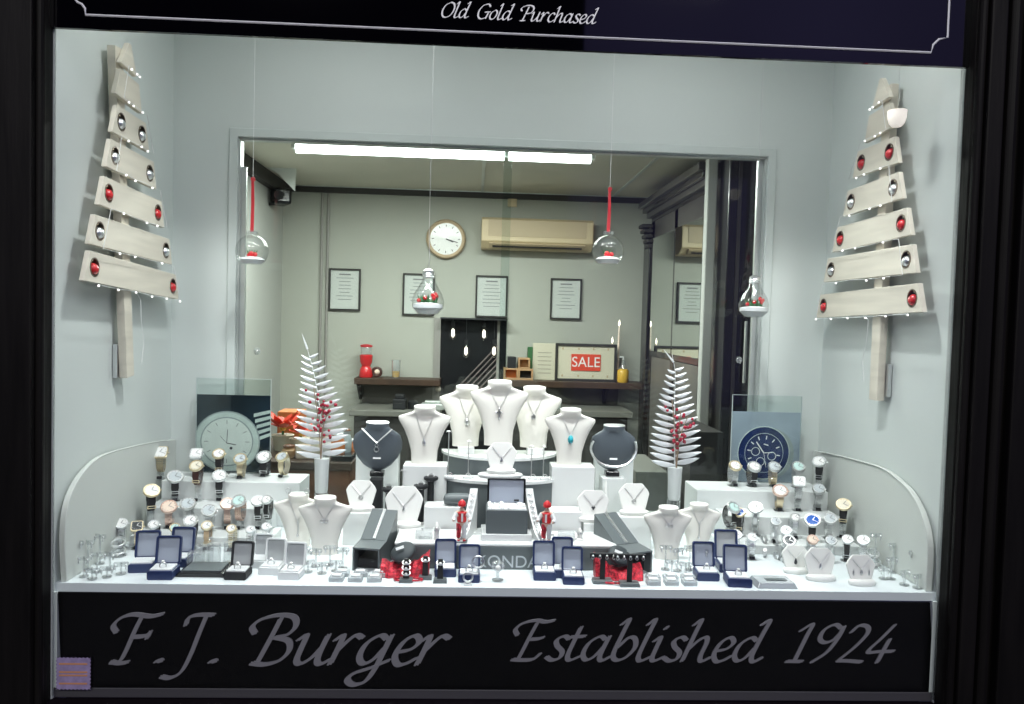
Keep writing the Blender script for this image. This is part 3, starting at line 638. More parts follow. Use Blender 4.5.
# px, py of the face, depth row y, face radius, case, dial, strap, square, yaw, label
WT = [
 (159,453,.50,.0185,'gold','dialw','mixed',1,.15,'square white-faced two-tone bracelet watch, highest at the left end of the left risers'),
 (148.5,491,.46,.0185,'gold','dialw','black',0,.5,'gold-cased white watch on black strap, leftmost on the upper left risers'),
 (173,477,.49,.0190,'steel','dials','black',0,.35,'grey-rimmed silver-dial watch on black strap below the square bracelet watch'),
 (167.5,507,.40,.0180,'rose','dialr','rose',0,.2,'rose gold watch with blush dial above the left navy boxes'),
 (187,504,.40,.0175,'steel','dials','steel',0,.1,'steel watch with silvery dial right of the rose gold blush watch'),
 (195.5,454,.55,.0165,'silver','dialw','silver',1,.1,'square white-faced silver watch at the back, left of the dark watch poster'),
 (196,466,.50,.0165,'gold','dialc','brown',0,.0,'cream-dial watch on a dark brown strap on the left risers'),
 (218,454,.55,.0160,'gold','dialw','black',0,.1,'white watch on black strap at the left corner of the dark poster'),
 (240,459,.55,.0165,'gold','dials','mesh',0,.0,'silver-dial watch on tan mesh band in front of the dark poster'),
 (264,457,.56,.0190,'silver','dialw','black',0,-.1,'large white watch on black strap at right end of the dark poster'),
 (283,457,.55,.0160,'gold','dials','mesh',0,-.3,'gold band watch turned aside beside the brown cabinet, last on the top left step'),
 (218,476,.47,.0180,'silver','dialw','black',0,.2,'white watch on black strap in the middle of the upper left riser front'),
 (226,504,.40,.0160,'rose','dialw','rose',0,.2,'white-dial rose watch between the steel and the mint-dial watches'),
 (239,501,.42,.0165,'silver','dialm','rose',0,-.1,'mint-dial watch on rose bracelet on the left risers'),
 (257,501,.41,.0150,'silver','dialw','black',0,.1,'white watch on black strap left of its smaller twin, near the left cream busts'),
 (267,500,.43,.0120,'silver','dialw','black',0,-.1,'smallest white watch on black strap beside the left cream busts'),
 (208,511,.39,.0170,'silver','dials','silver',0,.1,'round silver bracelet watch with pale dial, centre of the left risers'),
 (190,521,.33,.0160,'silver','dialw','black',0,.0,'white watch on thin black strap above the dark glass tray'),
 (206,526,.33,.0120,'gold','dialw','tan',0,.1,'small white gold-rimmed watch above the clear acrylic cubes'),
 (174,528,.33,.0110,'gold','dialm','gold',0,.1,'tiny gold watch with greenish dial behind the left navy boxes'),
 (153,525,.32,.0120,'silver','dialw','black',0,.1,'small white watch on black strap directly behind the leftmost navy box'),
 (135,527,.30,.0130,'gold','dialk','gold',1,.3,'square gold bracelet watch with dark dial near the left end'),
 (119,524,.27,.0140,'silver','dialw','steel',0,.3,'steel bracelet watch with white dial, farthest left of all'),
 (231,529,.34,.0105,'gold','dialw','gold',0,.0,'tiny gold bracelet watch behind the black ring box'),
 (250,530,.33,.0100,'silver','dialw','silver',0,.0,'tiny silver watch directly behind the white ring boxes'),
 (266,527,.33,.0100,'silver','dialw','bangle',0,.0,'tiny silver bangle watch nearest the left cream busts'),
 (735,466,.54,.0165,'gold','dialw','steel',0,.1,'round gold-rimmed steel bracelet watch at the left corner of the blue watch poster'),
 (754,467,.54,.0175,'silver','dialw','black',0,.1,'white-faced watch on black strap in front of the blue poster'),
 (775,467,.54,.0165,'silver','dials','mixed',0,-.1,'pale blue-faced two-tone watch in front of the blue poster'),
 (799,467,.54,.0170,'steel','dialm','steel',0,-.1,'steel watch with green-grey dial at right end of the blue poster'),
 (801,482,.48,.0160,'silver','dialw','silver',1,-.3,'square bright white watch on silver bracelet below the green-grey dial'),
 (781.5,491,.47,.0190,'rose','dialw','mesh',0,-.2,'large white watch on a pale gold mesh band on the right risers'),
 (822,462,.51,.0175,'silver','dialw','black',0,-.5,'white watch on black strap, topmost at the right end'),
 (820,489,.47,.0160,'steel','dials','steel',0,-.2,'steel bracelet watch below the topmost right watch'),
 (846.5,505,.41,.0175,'gold','dialc','black',0,-.5,'gold-cased watch on black strap, rightmost on the upper right risers'),
 (815,521,.38,.0185,'steel','dialb','black',0,-.4,'bright blue-dial watch on black strap'),
 (832,519,.38,.0155,'silver','dials','steel',0,-.3,'silver watch with bluish dial right of the blue-dial watch'),
 (796,518,.39,.0120,'silver','dialw','silver',0,-.1,'small white silver watch left of the blue-dial watch'),
 (758,508,.40,.0165,'silver','dialw','bangle',0,-.4,'large silver bangle watch behind the right navy boxes'),
 (742.5,513,.39,.0130,'gold','dialb','black',0,-.5,'small violet-blue dial watch on black strap beside the right cream busts'),
 (732,508,.41,.0165,'silver','dialm','black',0,.4,'green-dial watch on wide black strap nearest the right cream busts'),
 (737,535,.33,.0130,'silver','dialw','bangle',0,-.1,'bright white silver watch just above the rear right navy box'),
 (753,538,.30,.0115,'silver','dialw','silver',0,-.1,'small bright white watch right of the rear right navy box'),
 (777,522,.38,.0120,'steel','dials','bangle',0,-.2,'small bangle watch with grey dial behind the card with brown pendant'),
 (788,531,.34,.0120,'silver','dialw','bangle',0,-.3,'small silver watch with open dial ring left of the blush watch'),
 (791,541,.32,.0140,'steel','dialk','steel',0,-.3,'black and silver watch peeping over the left pendant card'),
 (814,540,.33,.0120,'rose','dialr','silver',0,-.2,'small watch with blush dial above the middle pendant card'),
 (833,541,.33,.0125,'steel','dials','bangle',0,-.3,'thin round silver watch left of the small black strap watch'),
 (850,540,.32,.0120,'silver','dialw','black',0,-.4,'small white watch on black strap near the right end'),
 (866.5,541,.29,.0135,'silver','dialw','silver',0,-.5,'silver bracelet watch, rightmost of all'),
]
WS = []
for (px, py, Y, R0, case, dial, strap, sq, rz, lab) in WT:
    key = (round(R0, 4), case, dial, strap, sq)
    fz = at(px, py, y=Y-.015)
    zc = fz.z-.024; base = surf(fz.x, Y)
    while zc-base < .030 and Y > .10:
        Y -= .004; fz = at(px, py, y=Y-.015); zc = fz.z-.024; base = surf(fz.x, Y)
        if any(0 < e-Y < .014 for e in (.28, .38, .475)): base = 9
    h = zc-base
    loc = Vector((fz.x, Y, zc))
    grp = 'watches on the %s risers' % ('left' if px < 400 else 'right')
    if key not in WP:
        o = make_watch(key, R0, case, dial, strap, sq); WP[key] = o; tag(o, lab, 'watch', grp); o.location = loc; o.rotation_euler = (0, 0, rz)
    else:
        o = dup(WP[key], lab, loc, rz, group=grp)
    WS.append((fz.x, Y, base))
    short = lab.split(',')[0]
    clear_stand(h, ('clear stand holding the '+short)[:110] if len(short.split()) < 12 else 'clear stand under the '+' '.join(short.split()[:11]), (fz.x, Y, base), rz, group=grp.replace('watches', 'clear watch stands'))

# ---------------------------------------------------------------- necklace busts
PROF = [(0, .215, .10, .02), (.06, .215, .105, .02), (.22, .225, .11, .02), (.42, .28, .115, .015), (.58, .345, .115, .01), (.68, .405, .11, .005), (.755, .445, .095, .0), (.80, .44, .082, -.004), (.825, .385, .085, -.010), (.85, .30, .098, -.018), (.875, .225, .11, -.026), (.90, .19, .115, -.034), (.93, .178, .115, -.042), (.975, .184, .112, -.050), (.99, .180, .108, -.052)]
def ring_at(h, w, d, yc, tilt=0, n=32):
    r = []
    for k in range(n):
        a = 2*PI*k/n; c_, s_ = math.cos(a), math.sin(a)
        sq = lambda v, e: math.copysign(abs(v)**e, v)
        x = w*sq(c_, .85); y = yc+d*sq(s_, .8)
        r.append(Vector((x, y, h+tilt*y)))
    return r
def bust(H, mname, lab, loc, rz=0, group=None, wide=1.0, chain=None, pend=None, pm='silver', earr=False):
    o = thing('necklace_bust', lab, 'jewellery bust', loc, rz, group)
    rings = [ring_at(h*H, w_*H*wide, d*H, yc*H, tilt=0 if h < .9 else .18*(h-.9)/.09) for h, w_, d, yc in PROF]
    MB().loft(rings).build('body', mname, o, smooth=True)
    top = ring_at(H*.992, .172*H*wide, .102*H, -.052*H, tilt=.18); top2 = ring_at(H*.999, .150*H*wide, .085*H, -.052*H, tilt=.18)
    MB().loft([top, top2]).build('neck_cap', 'velw', o, smooth=True)
    if chain: necklace(H, loc, rz, chain, pend, pm, wide)
    if earr:
        for s in (-1, 1):
            e = MB(); e.torus((0, 0, 0), .006, .0012, 14, 6, RX(PI/2)); e.ball((0, 0, .006), .002, 8, 6)
            eo = e.build('earring', 'silver', smooth=True); eo.location = Vector(loc)+Vector((s*.022, -.012, H+.006))
            tag(eo, 'small silver hoop on top of the back left cream bust, %s of the pair' % ('left' if s < 0 else 'right'), 'earring', 'hoops on the cream bust')
    return o
def front_y(H, x, h, wide=1.0):
    for (h0, w0, d0, y0), (h1, w1, d1, y1) in zip(PROF, PROF[1:]):
        if h0 <= h <= h1:
            t = (h-h0)/(h1-h0); w_ = (w0+(w1-w0)*t)*wide; d = d0+(d1-d0)*t; yc = y0+(y1-y0)*t
            c = min(.999, abs(x/H)/w_)**(1/.85); return (yc-d*(1-c*c)**.4)*H
    return -.1*H
def necklace(H, loc, rz, lab, pend, pm, wide):
    o = thing('pendant_necklace', lab, 'necklace', loc, rz)
    L = pend.get('low', .52); pts = []
    for s in [k/12-1 for k in range(25)]:
        x = s*.165*H*wide; h = L+(.90-L)*abs(s)**1.15
        pts.append((x, front_y(H, x, h, wide)-.0016, h*H))
    MB().tube(pts, .0007, 5).build('chain', 'silver', o)
    y = front_y(H, 0, L, wide)-.003; z = L*H; s = pend.get('s', 1.0)
    mb = MB(); k = pend['k']
    if k == 'cross': mb.box((0, y, z-.013*s), (.0035, .002, .024*s)); mb.box((0, y, z-.010*s), (.014*s, .002, .0035)); [mb.ball(q, .0028, 8, 6) for q in ((-.007*s, y, z-.010*s), (.007*s, y, z-.010*s), (0, y, z-.002), (0, y, z-.025*s))]
    elif k == 'drop': mb.lathe([(.0005, .008*s), (.003*s, .002*s), (.0055*s, -.004*s), (.004*s, -.009*s), (.0005, -.011*s)], 12, (0, y-.001, z-.010*s), sy=.5)
    elif k == 'oval': mb.ball((0, y-.002, z-.014*s), .0085*s, 14, 10, sz=1.5)
    elif k == 'round': mb.lathe([(.009*s, -.001), (.009*s, .001)], 16, (0, y-.001, z-.010*s), RX(PI/2)); mb.torus((0, y-.002, z-.010*s), .008*s, .0012, 16, 6, RX(PI/2))
    elif k == 'heart': mb.prism([(.0, -.010*s), (.007*s, 0), (.005*s, .005*s), (0, .002*s), (-.005*s, .005*s), (-.007*s, 0)], .002, (0, y-.001, z-.007))
    elif k == 'bow': mb.torus((-.005, y, z-.004), .004, .001, 12, 5, RX(PI/2)); mb.torus((.005, y, z-.004), .004, .001, 12, 5, RX(PI/2))
    elif k == 'anchor': mb.torus((0, y, z-.004), .003, .001, 12, 5, RX(PI/2)); mb.box((0, y, z-.012), (.002, .002, .012)); mb.tube([(-.007, y, z-.014), (-.004, y, z-.018), (0, y, z-.020), (.004, y, z-.018), (.007, y, z-.014)], .0014, 6)
    elif k == 'key': mb.tube([(0, y, z), (.001, y, z-.02), (0, y, z-.035)], .0011, 5); mb.ball((0, y, z-.036), .003, 8, 6)
    mb.build('pendant', pm, o, smooth=True)
    MB().torus((0, y+.001, z), .0016, .0005, 10, 5, RX(PI/2)).build('bail', 'silver', o)
HB = .163
def bust_px(px, pytop, Y, zbase=None, **k):
    p = at(px, pytop, y=Y-.008); H = k.pop('H', HB)
    loc = (p.x, Y, p.z-H if zbase is None else zbase); 
    return bust(H if zbase is None else p.z-zbase, k.pop('m', 'vel'), k.pop('lab'), loc, **k), loc
# centre tiers
TY = .50
c0 = at(500, 456, y=TY); TX = c0.x
TZ1 = at(500, 459, y=.40).z; TZ2 = at(500, 481, y=.33).z
def half_tier(zlo, zhi, rx_, ry_, yb, lab):
    P = [(rx_*math.cos(PI+PI*k/28), ry_*math.sin(PI+PI*k/28)) for k in range(29)]
    o = thing('curved_tier', lab, 'display tier', (TX, yb, zlo))
    # polygon in XY -> use loft
    lo = [Vector((p[0]*.97, p[1]*.97, 0)) for p in P]; hi = [Vector((p[0]*.97, p[1]*.97, zhi-zlo-.007)) for p in P]
    MB().loft([lo, hi]).build('dark_drum', 'blackg' if 0 else 'slate', o, smooth=True)
    a_ = [Vector((p[0], p[1], zhi-zlo-.007)) for p in P]; b_ = [Vector((p[0], p[1], zhi-zlo)) for p in P]
    MB().loft([a_, b_]).build('white_top', 'acryw', o, smooth=True)
    return o
half_tier(Z0, TZ1, .160, .140, .545, 'tall dark drum with white top under the three highest busts')
half_tier(Z0, TZ2, .153, .085, .400, 'lower dark half-round tier with white top in front of the tall drum')
# keep clear of the upper drum: lower tier sits in front of it
PEN = dict
bl1 = blk('bust_block', TX-.028, TX+.028, .415, .455, TZ1, TZ1+.030, 'acryw', 'small white block under the tallest centre bust')
bust_px(500, 380, .438, zbase=TZ1+.030, lab='tallest cream bust with cross pendant, centre of the display', chain='silver chain with cross pendant on the tallest centre bust', pend=PEN(k='cross', low=.58, s=1.1))
bust_px(467, 385, .492, zbase=TZ1+.018, lab='cream bust left of the tallest centre bust', chain='silver chain with oblong pendant on bust left of the tallest', pend=PEN(k='oval', low=.48, s=.8), pm='steel', rz=.12)
bust_px(535, 386, .492, zbase=TZ1+.018, lab='cream bust right of the tallest centre bust', chain='silver chain with round pendant on bust right of the tallest', pend=PEN(k='round', low=.55, s=.7), rz=-.12)
blk('bust_block', at(466, 450, y=.49).x-.022, at(466, 450, y=.49).x+.022, .470, .515, TZ1, TZ1+.018, 'acryw', 'thin white block under the bust left of the tallest')
blk('bust_block', at(535, 450, y=.49).x-.022, at(535, 450, y=.49).x+.022, .470, .515, TZ1, TZ1+.018, 'acryw', 'thin white block under the bust right of the tallest')
# mid busts on cubes
def cube_px(px0, px1, pyt, y0, y1, lab, m='acryw', zb=Z0, name='display_cube'):
    a, b = at(px0, pyt, y=y0), at(px1, pyt, y=y0); z = (a.z+b.z)/2
    o = blk(name, a.x, b.x, y0, y1, zb, z, m, lab); return z
z = cube_px(403, 447, 466, .36, .43, 'tall white cube under the cream bust left of the centre drum')
bust_px(425, 405, .395, zbase=z, lab='cream bust on a tall white cube left of the centre drum', chain='silver chain with teardrop pendant on the bust left of the drum', pend=PEN(k='drop', low=.46))
z = cube_px(552, 595, 467, .36, .43, 'tall white cube under the cream bust with the turquoise pendant')
bust_px(571, 408, .395, zbase=z, lab='cream bust on a tall white cube wearing the turquoise pendant', chain='silver chain with large turquoise oval pendant', pend=PEN(k='oval', low=.54, s=.85), pm='blue')
# front cream pairs
bust_px(298, 493, .30, zbase=Z0, lab='cream bust at back of the left front pair, with hoops on its neck', chain='long silver key-drop chain on back bust of the left front pair', pend=PEN(k='key', low=.50), rz=.15, earr=True)
bust_px(325, 496, .235, zbase=Z0, lab='cream bust in front of the left front pair', chain='silver chain with small bow on the front left cream bust', pend=PEN(k='bow', low=.62), rz=.05)
bust_px(700, 503, .30, zbase=Z0, lab='cream bust at back of the right front pair, beside the watches', chain='long silver Y-chain on back bust of the right front pair', pend=PEN(k='key', low=.60), rz=-.15)
bust_px(669, 506, .235, zbase=Z0, lab='cream bust in front of the right front pair', chain='short silver choker bar on the front right cream bust', pend=PEN(k='bow', low=.68), rz=-.05)
# grey shield busts
GP = [(0, .04, .04), (.04, .16, .07), (.12, .28, .10), (.28, .41, .13), (.45, .485, .14), (.60, .50, .13), (.74, .46, .11), (.83, .34, .10), (.88, .25, .11), (.93, .225, .115), (1.0, .235, .115)]
def grey_bust(px, pytop, Y, H, lab, nlab, collar):
    p = at(px, pytop, y=Y); zb = p.z-H
    o = thing('grey_bust', lab, 'jewellery bust', (p.x, Y, zb))
    rings = [ring_at(h*H, w_*H, d*H, (.10-.14*h)*H, tilt=0 if h < .9 else .15) for h, w_, d in GP]
    MB().loft(rings).build('body', 'grey', o, smooth=True)
    MB().loft([ring_at(H*1.002, .235*H, .115*H, -.04*H, .15), ring_at(H*1.012, .23*H, .11*H, -.04*H, .15)]).build('neck_rim', 'silver', o, smooth=True)
    MB().box((0, -.052*H-.002, H*.28), (.020, .002, .005), RX(-.3)).build('white_tag', 'tag', o)
    MB().box((0, .01, -.007), (.036, .03, .014)).build('plinth', 'blackg', o, bevel=.002)
    n = thing('silver_necklace', nlab, 'necklace', (p.x, Y, zb))
    if collar:
        pts = [(.49*H*math.sin(a), (-.03-.14*abs(math.cos(a))**.7)*H, (.50-.38*math.cos(a))*H) for a in [-2.0+4.0*k/24 for k in range(25)]]
        MB().tube(pts, .0032, 8).build('collar', 'silver', n, smooth=True)
    else:
        pts = [(s*.30*H, (-.135-.03*(1-abs(s)))*H, (.60+.28*abs(s))*H) for s in [k/8-1 for k in range(17)]]
        MB().tube(pts, .0020, 6).build('chain', 'silver', n, smooth=True)
        q = MB(); q.torus((0, -.17*H, .55*H), .004, .0013, 12, 6, RX(PI/2)); q.torus((0, -.175*H, .47*H), .006, .0015, 14, 6, RX(PI/2)); q.build('pendant', 'silver', n, smooth=True)
    return p.x, zb-.014
gx, gz = grey_bust(378, 422, .42, .128, 'slate grey round bust with chunky chain, left of the centre', 'chunky silver rope chain on the left grey bust', False)
blk('black_pillar', gx-.014, gx+.018, .38, .415, Z0, gz, 'black', 'black velvet pillar carrying the left grey bust')
a, b = at(356, 448, y=.48), at(399, 448, y=.48)
blk('backing_block', a.x, b.x, .48, .52, Z0, a.z, 'block', 'tall white block behind the left grey bust')
gx, gz = grey_bust(614, 425, .42, .122, 'slate grey round bust with silver collar, right of the centre', 'thick silver collar round the right grey bust', True)
blk('bust_block', gx-.030, gx+.030, .395, .45, Z0, gz, 'block', 'white block carrying the right grey bust')
a, b = at(596, 450, y=.48), at(634, 450, y=.48)
blk('backing_block', a.x, b.x, .48, .52, Z0, a.z, 'block', 'tall white block behind the right grey bust')

# ---------------------------------------------------------------- flat pendant cards (octagonal boards)
def card(px, pytop, pybase, Y, lab, nlab, pend='drop', pm='silver', pair=False, base=True, zb=None, wfac=1.0, rz=0):
    a, b = at(px, pytop, y=Y), at(px, pybase, y=Y); z0 = b.z if zb is None else zb; H = a.z-z0; Wd = H*1.02*wfac
    o = thing('pendant_card', lab, 'jewellery stand', (a.x, Y, z0), rz); R = RX(-.16)
    bz = .010 if base else 0
    P = [(-.35, bz/H), (.35, bz/H), (.42, .36), (.50, .68), (.44, .80), (.27, 1.0), (-.27, 1.0), (-.44, .80), (-.50, .68), (-.42, .36)]
    P = [(p[0]*Wd, p[1]*H) for p in P]
    MB().prism(P, .006, (0, 0, 0), R).build('board', 'velw', o, bevel=.0015)
    if base: MB().lathe([(Wd*.42, 0), (Wd*.47, .003), (Wd*.47, .009), (Wd*.41, .012)], 24, (0, 0, 0), sy=.55).build('base', 'velw', o, smooth=True)
    n = thing('pendant_necklace', nlab, 'necklace', (a.x, Y, z0), rz)
    f = lambda x, h: R @ Vector((x*Wd, -.0015, h*H))
    MB().tube([f(s*.30, .52+.34*abs(s)**1.1) for s in [k/6-1 for k in range(13)]], .0008, 5).build('chain', 'silver', n)
    mb = MB(); c = f(0, .44)
    if pend == 'ring': mb.torus(c, .005, .0013, 14, 6, RX(PI/2))
    elif pend == 'heart': mb.prism([(.0, -.006), (.005, .001), (.003, .004), (0, .002), (-.003, .004), (-.005, .001)], .002, c+Vector((0, -.002, 0)))
    else: mb.lathe([(.0005, .006), (.0024, .001), (.004, -.004), (.0025, -.008), (.0005, -.009)], 10, c, sy=.5)
    mb.build('pendant', pm, n, smooth=True)
    if pair:
        for s in (-1, 1):
            e = MB(); q = f(s*.27, .42); e.lathe([(.0005, .006), (.0018, .001), (.003, -.004), (.0005, -.008)], 8, q, sy=.5); eo = e.build('earring', pm, smooth=True)
            eo.location = (a.x, Y, z0); tag(eo, '%s drop earring pinned to the %s' % ('left' if s < 0 else 'right', lab.split(' with')[0]), 'earring')
    return o
zc = TZ2
# centre white card on pedestal above the open box
a, b = at(476, 474, y=.26), at(525, 474, y=.26); pz = a.z
pd = thing('oval_pedestal', 'white oval pedestal top above the open grey box', 'display stand', ((a.x+b.x)/2, .275, Z0))
MB().lathe([(.050, pz-Z0-.010), (.055, pz-Z0-.006), (.055, pz-Z0-.002), (.052, pz-Z0)], 32, sy=.5).build('top_plate', 'acryw', pd, smooth=True)
MB().box((0, .008, (pz-Z0-.010)/2), (.060, .018, pz-Z0-.010)).build('column', 'block', pd, bevel=.002)
card(502, 443, 470, .275, 'white pendant card with dark drop on the oval pedestal, centre', 'silver chain with drop on the central pedestal card', zb=pz, pair=False)
MB
z = cube_px(382, 424, 529, .25, .32, 'white stacked riser under the left pendant card with earrings', name='card_riser')
card(404, 487, 528, .275, 'white pendant card with earrings on the riser left of the centre', 'fine silver chain with drop on the left riser card', zb=z, wfac=.95)
z = cube_px(584, 620, 524, .25, .32, 'white stacked riser under the right pendant card with dark heart', name='card_riser')
card(594, 491, 523, .275, 'white pendant card with dark heart, on the riser right of the centre', 'fine silver chain with dark heart on the right riser card', pend='heart', pm='hand', zb=z, wfac=1.05)
z = cube_px(343, 383, 513, .31, .36, 'white block under the pendant card left of the black pillar', name='card_riser')
card(361, 481, 512, .335, 'white pendant card with ring pendant behind the left sloping grey arm', 'silver chain with small ring on the far left centre card', zb=z, pend='ring')
z = cube_px(617, 652, 517, .31, .36, 'white block under the pendant card right of the right grey bust', name='card_riser')
card(635, 484, 516, .335, 'white pendant card with open ring pendant, behind the right sloping grey arm', 'silver chain with open circle on the far right centre card', zb=z, pend='ring')
card(797, 546, 580, .14, 'white pendant card with brown drop, left of three at right front', 'silver chain with brown drop on the left of three right cards', pm='hand', zb=Z0)
card(822, 549, 588, .09, 'white pendant card with silver drop, middle of three at right front', 'silver chain with long drop on the middle of three right cards', zb=Z0)
card(863, 556, 592, .06, 'white pendant card with pendant and earrings, rightmost of three', 'silver chain with leaf drop on the rightmost card', pm='steel', pair=True, zb=Z0)

# ---------------------------------------------------------------- ring boxes
def ring_box(px, pyb, Y, wpx, cmat, lmat, lab, rlab=None, rz=0, lidh=1.15, content='ring'):
    p = at(px, pyb, y=Y); d = Y-CAM.y; w_ = wpx*d/FPX; dd = w_*.95; bh = w_*.36; lh = w_*lidh
    o = thing('ring_box', lab, 'ring box', (p.x, Y+dd*.5, surf(p.x, Y)), rz)
    MB().prism(rrect(0, bh/2, w_, bh, .004), dd, (0, -dd/2, 0)).build('base', cmat, o, bevel=.0015)
    MB().box((0, 0, bh+.001), (w_*.84, dd*.82, .004)).build('ring_cushion', 'satin' if lmat != 'lining' else 'satin', o, bevel=.001)
    R = RX(-.20)
    ld = thing('lid', '', 'x'); 
    del ld['label']; del ld['category']
    ld.parent = o; ld.location = (0, dd*.5-.003, bh)
    o2 = MB().prism(rrect(0, lh/2, w_, lh, .006), .010, (0, 0, 0), R, [rrect(0, lh/2, w_*.84, lh-w_*.16, .003)]).build('lid_rim', cmat, ld, bevel=.001)
    MB().prism(rrect(0, lh/2, w_*.90, lh-w_*.1, .003), .003, R @ Vector((0, .006, 0)), R).build('lid_lining', lmat, ld)
    if rlab:
        r = thing('finger_ring', rlab, 'ring', Vector(o.location)+RZ(rz) @ Vector((0, -dd*.1, bh+.003)), rz)
        MB().torus((0, 0, .003), .0068, .0013, 20, 6, RX(PI/2)).build('band', 'silver', r, smooth=True)
        MB().lathe([(.001, 0), (.004, .003), (.003, .0048), (.0005, .005)], 8, (0, 0, .0095)).build('stone', 'dialw', r)
    return o
ring_box(139, 578, .080, 24, 'navy', 'lining', 'open navy ring box, leftmost of the left three', None, rz=.12)
ring_box(159, 582, .035, 25, 'navy', 'lining', 'open navy ring box, front one of the left three', 'silver ring in the front box of the left navy three', rz=.05)
ring_box(174, 572, .12, 23, 'navy', 'lining', 'open navy ring box, rear right of the left three', 'silver ring in the rear box of the left navy three', rz=0)
ring_box(235, 584, .040, 22, 'black', 'lining2', 'open black ring box with white pad, beside the dark glass tray', 'silver ring in the black ring box', rz=-.03)
ring_box(257, 575, .12, 20, 'satin', 'lining2', 'open white ring box, rearmost of the three white boxes', None, rz=-.05)
ring_box(269, 580, .075, 21, 'satin', 'lining2', 'open white ring box, middle of the three white boxes', 'silver ring in the middle white box', rz=-.08)
ring_box(289, 584, .045, 21.5, 'satin', 'lining2', 'open white ring box, rightmost and front of the three white boxes', 'silver ring in the rightmost white box', rz=-.08)
ring_box(445, 574, .075, 22, 'navy', 'lining', 'open navy ring box left of the shop display name, behind a black ring stand', None, rz=.05)
ring_box(469, 579, .040, 22, 'navy', 'lining', 'open navy ring box in front of the silver wire ornament', 'silver ring in the navy box left of centre', rz=0)
ring_box(545, 580, .060, 23, 'navy', 'lining', 'tall open navy ring box, left of the three right of centre', 'silver ring in the left box right of centre', rz=-.02)
ring_box(564, 572, .078, 22, 'navy', 'lining', 'open navy ring box, rear of the three right of centre', 'silver ring in the rear box right of centre', rz=-.03, lidh=1.30)
ring_box(574, 585, .035, 22, 'navy', 'lining', 'open navy ring box, front of the three right of centre', 'silver ring in the front box right of centre', rz=-.03)
ring_box(709, 579, .070, 23, 'navy', 'lining', 'open navy ring box on a white tile, left of the right three', 'silver ring in the left of the right navy three', rz=-.05)
ring_box(732, 570, .13, 24, 'navy', 'lining2', 'open navy ring box with grey lining, rear of the right three', None, rz=-.08, lidh=1.25)
ring_box(741, 590, .030, 25, 'navy', 'lining', 'open royal blue ring box, front of the right three', 'silver ring in the front of the right navy three', rz=-.10)

# ---------------------------------------------------------------- centre: branded plinth with sloping arms
Y0 = .135
a, b = at(399, 541, y=Y0), at(613, 547, y=Y0); SZ = (a.z+b.z)/2
pl = thing('branded_plinth', 'slate grey plinth with white top and pale brand lettering, front centre', 'display plinth', ((a.x+b.x)/2, Y0, Z0))
pw = b.x-a.x+.02; ph = SZ-Z0
MB().span((-pw/2, 0, 0), (pw/2, .12, ph-.006)).build('front_box', 'slate', pl, bevel=.002)
MB().span((-pw/2, 0, ph-.006), (pw/2, .12, ph)).build('white_top', 'acryw', pl, bevel=.002)
MB().prism([(math.cos(t)*.115, math.sin(t)*.055) for t in [PI*k/16 for k in range(17)]], .012, (0, .075, ph+.004), RX(-PI/2)).build('curved_step', 'acryw', pl)
def text(txt, size, parent, loc, m, name='lettering', rot=(PI/2, 0, 0), ext=.0004, sx=1):
    cu = bpy.data.curves.new('t', 'FONT'); cu.body = txt; cu.size = size; cu.extrude = ext; cu.align_x = 'CENTER'; cu.align_y = 'CENTER'
    to = bpy.data.objects.new('t', cu); me = bpy.data.meshes.new_from_object(to); bpy.data.objects.remove(to)
    o = bpy.data.objects.new(name, me); C.objects.link(o); me.materials.clear(); me.materials.append(M[m]); o.parent = parent; o.location = loc; o.rotation_euler = rot; o.scale = (sx, 1, 1)
    return o
pc = at(499, 562, y=Y0)
text('SEKONDA', .039, pl, (pc.x-pl.location.x, -.001, pc.z-Z0), 'dials', sx=1.0)
def arm(side):
    """long hollow grey arm sloping from the back down to the open front end"""
    s = -1 if side == 'left' else 1
    f = at(366, 556, y=.11) if s < 0 else at(641, 560, y=.11); r = at(385, 512, y=.245) if s < 0 else at(605, 516, y=.245)
    o = thing('sloping_arm', 'slate grey hollow arm sloping forward at the %s of the branded plinth' % side, 'display arm', (f.x, f.y, Z0))
    v = Vector((r.x-f.x, r.y-f.y, 0)); ang = math.atan2(-v.x, v.y); o.rotation_euler = (0, 0, ang)
    L = v.length; h0 = .050; h1 = .104; wd = .062
    P = [(0, 0), (L, 0), (L, h1), (.055, h0+.004), (0, h0)]
    # side profile polygon extruded across x
    for xx, t in ((-wd/2, .004), (wd/2-.004, .004)):
        MB().prism(P, t, (xx+t, 0, 0), RZ(PI/2)).build('side_panel', 'slate', o)
    tl = math.hypot(L-.055, h1-h0-.004); ta = math.atan2(h1-h0-.004, L-.055)
    MB().box((0, .055+(L-.055)/2, (h0+.004+h1)/2+.001), (wd, tl, .004), RX(ta)).build('top_panel', 'slate', o)
    MB().box((0, .055/2, h0+.002), (wd, .056, .004), RX(.07)).build('front_hood', 'slate', o)
    MB().box((0, .055+(L-.055)/2, (h0+.004+h1)/2+.004), (wd*.10, tl*.98, .003), RX(ta)).build('silver_stripe', 'silver', o)
    MB().box((0, L*.55, .012), (wd-.012, L*.8, .02)).build('dark_lining', 'black', o)
    return o
arm('left'); arm('right')
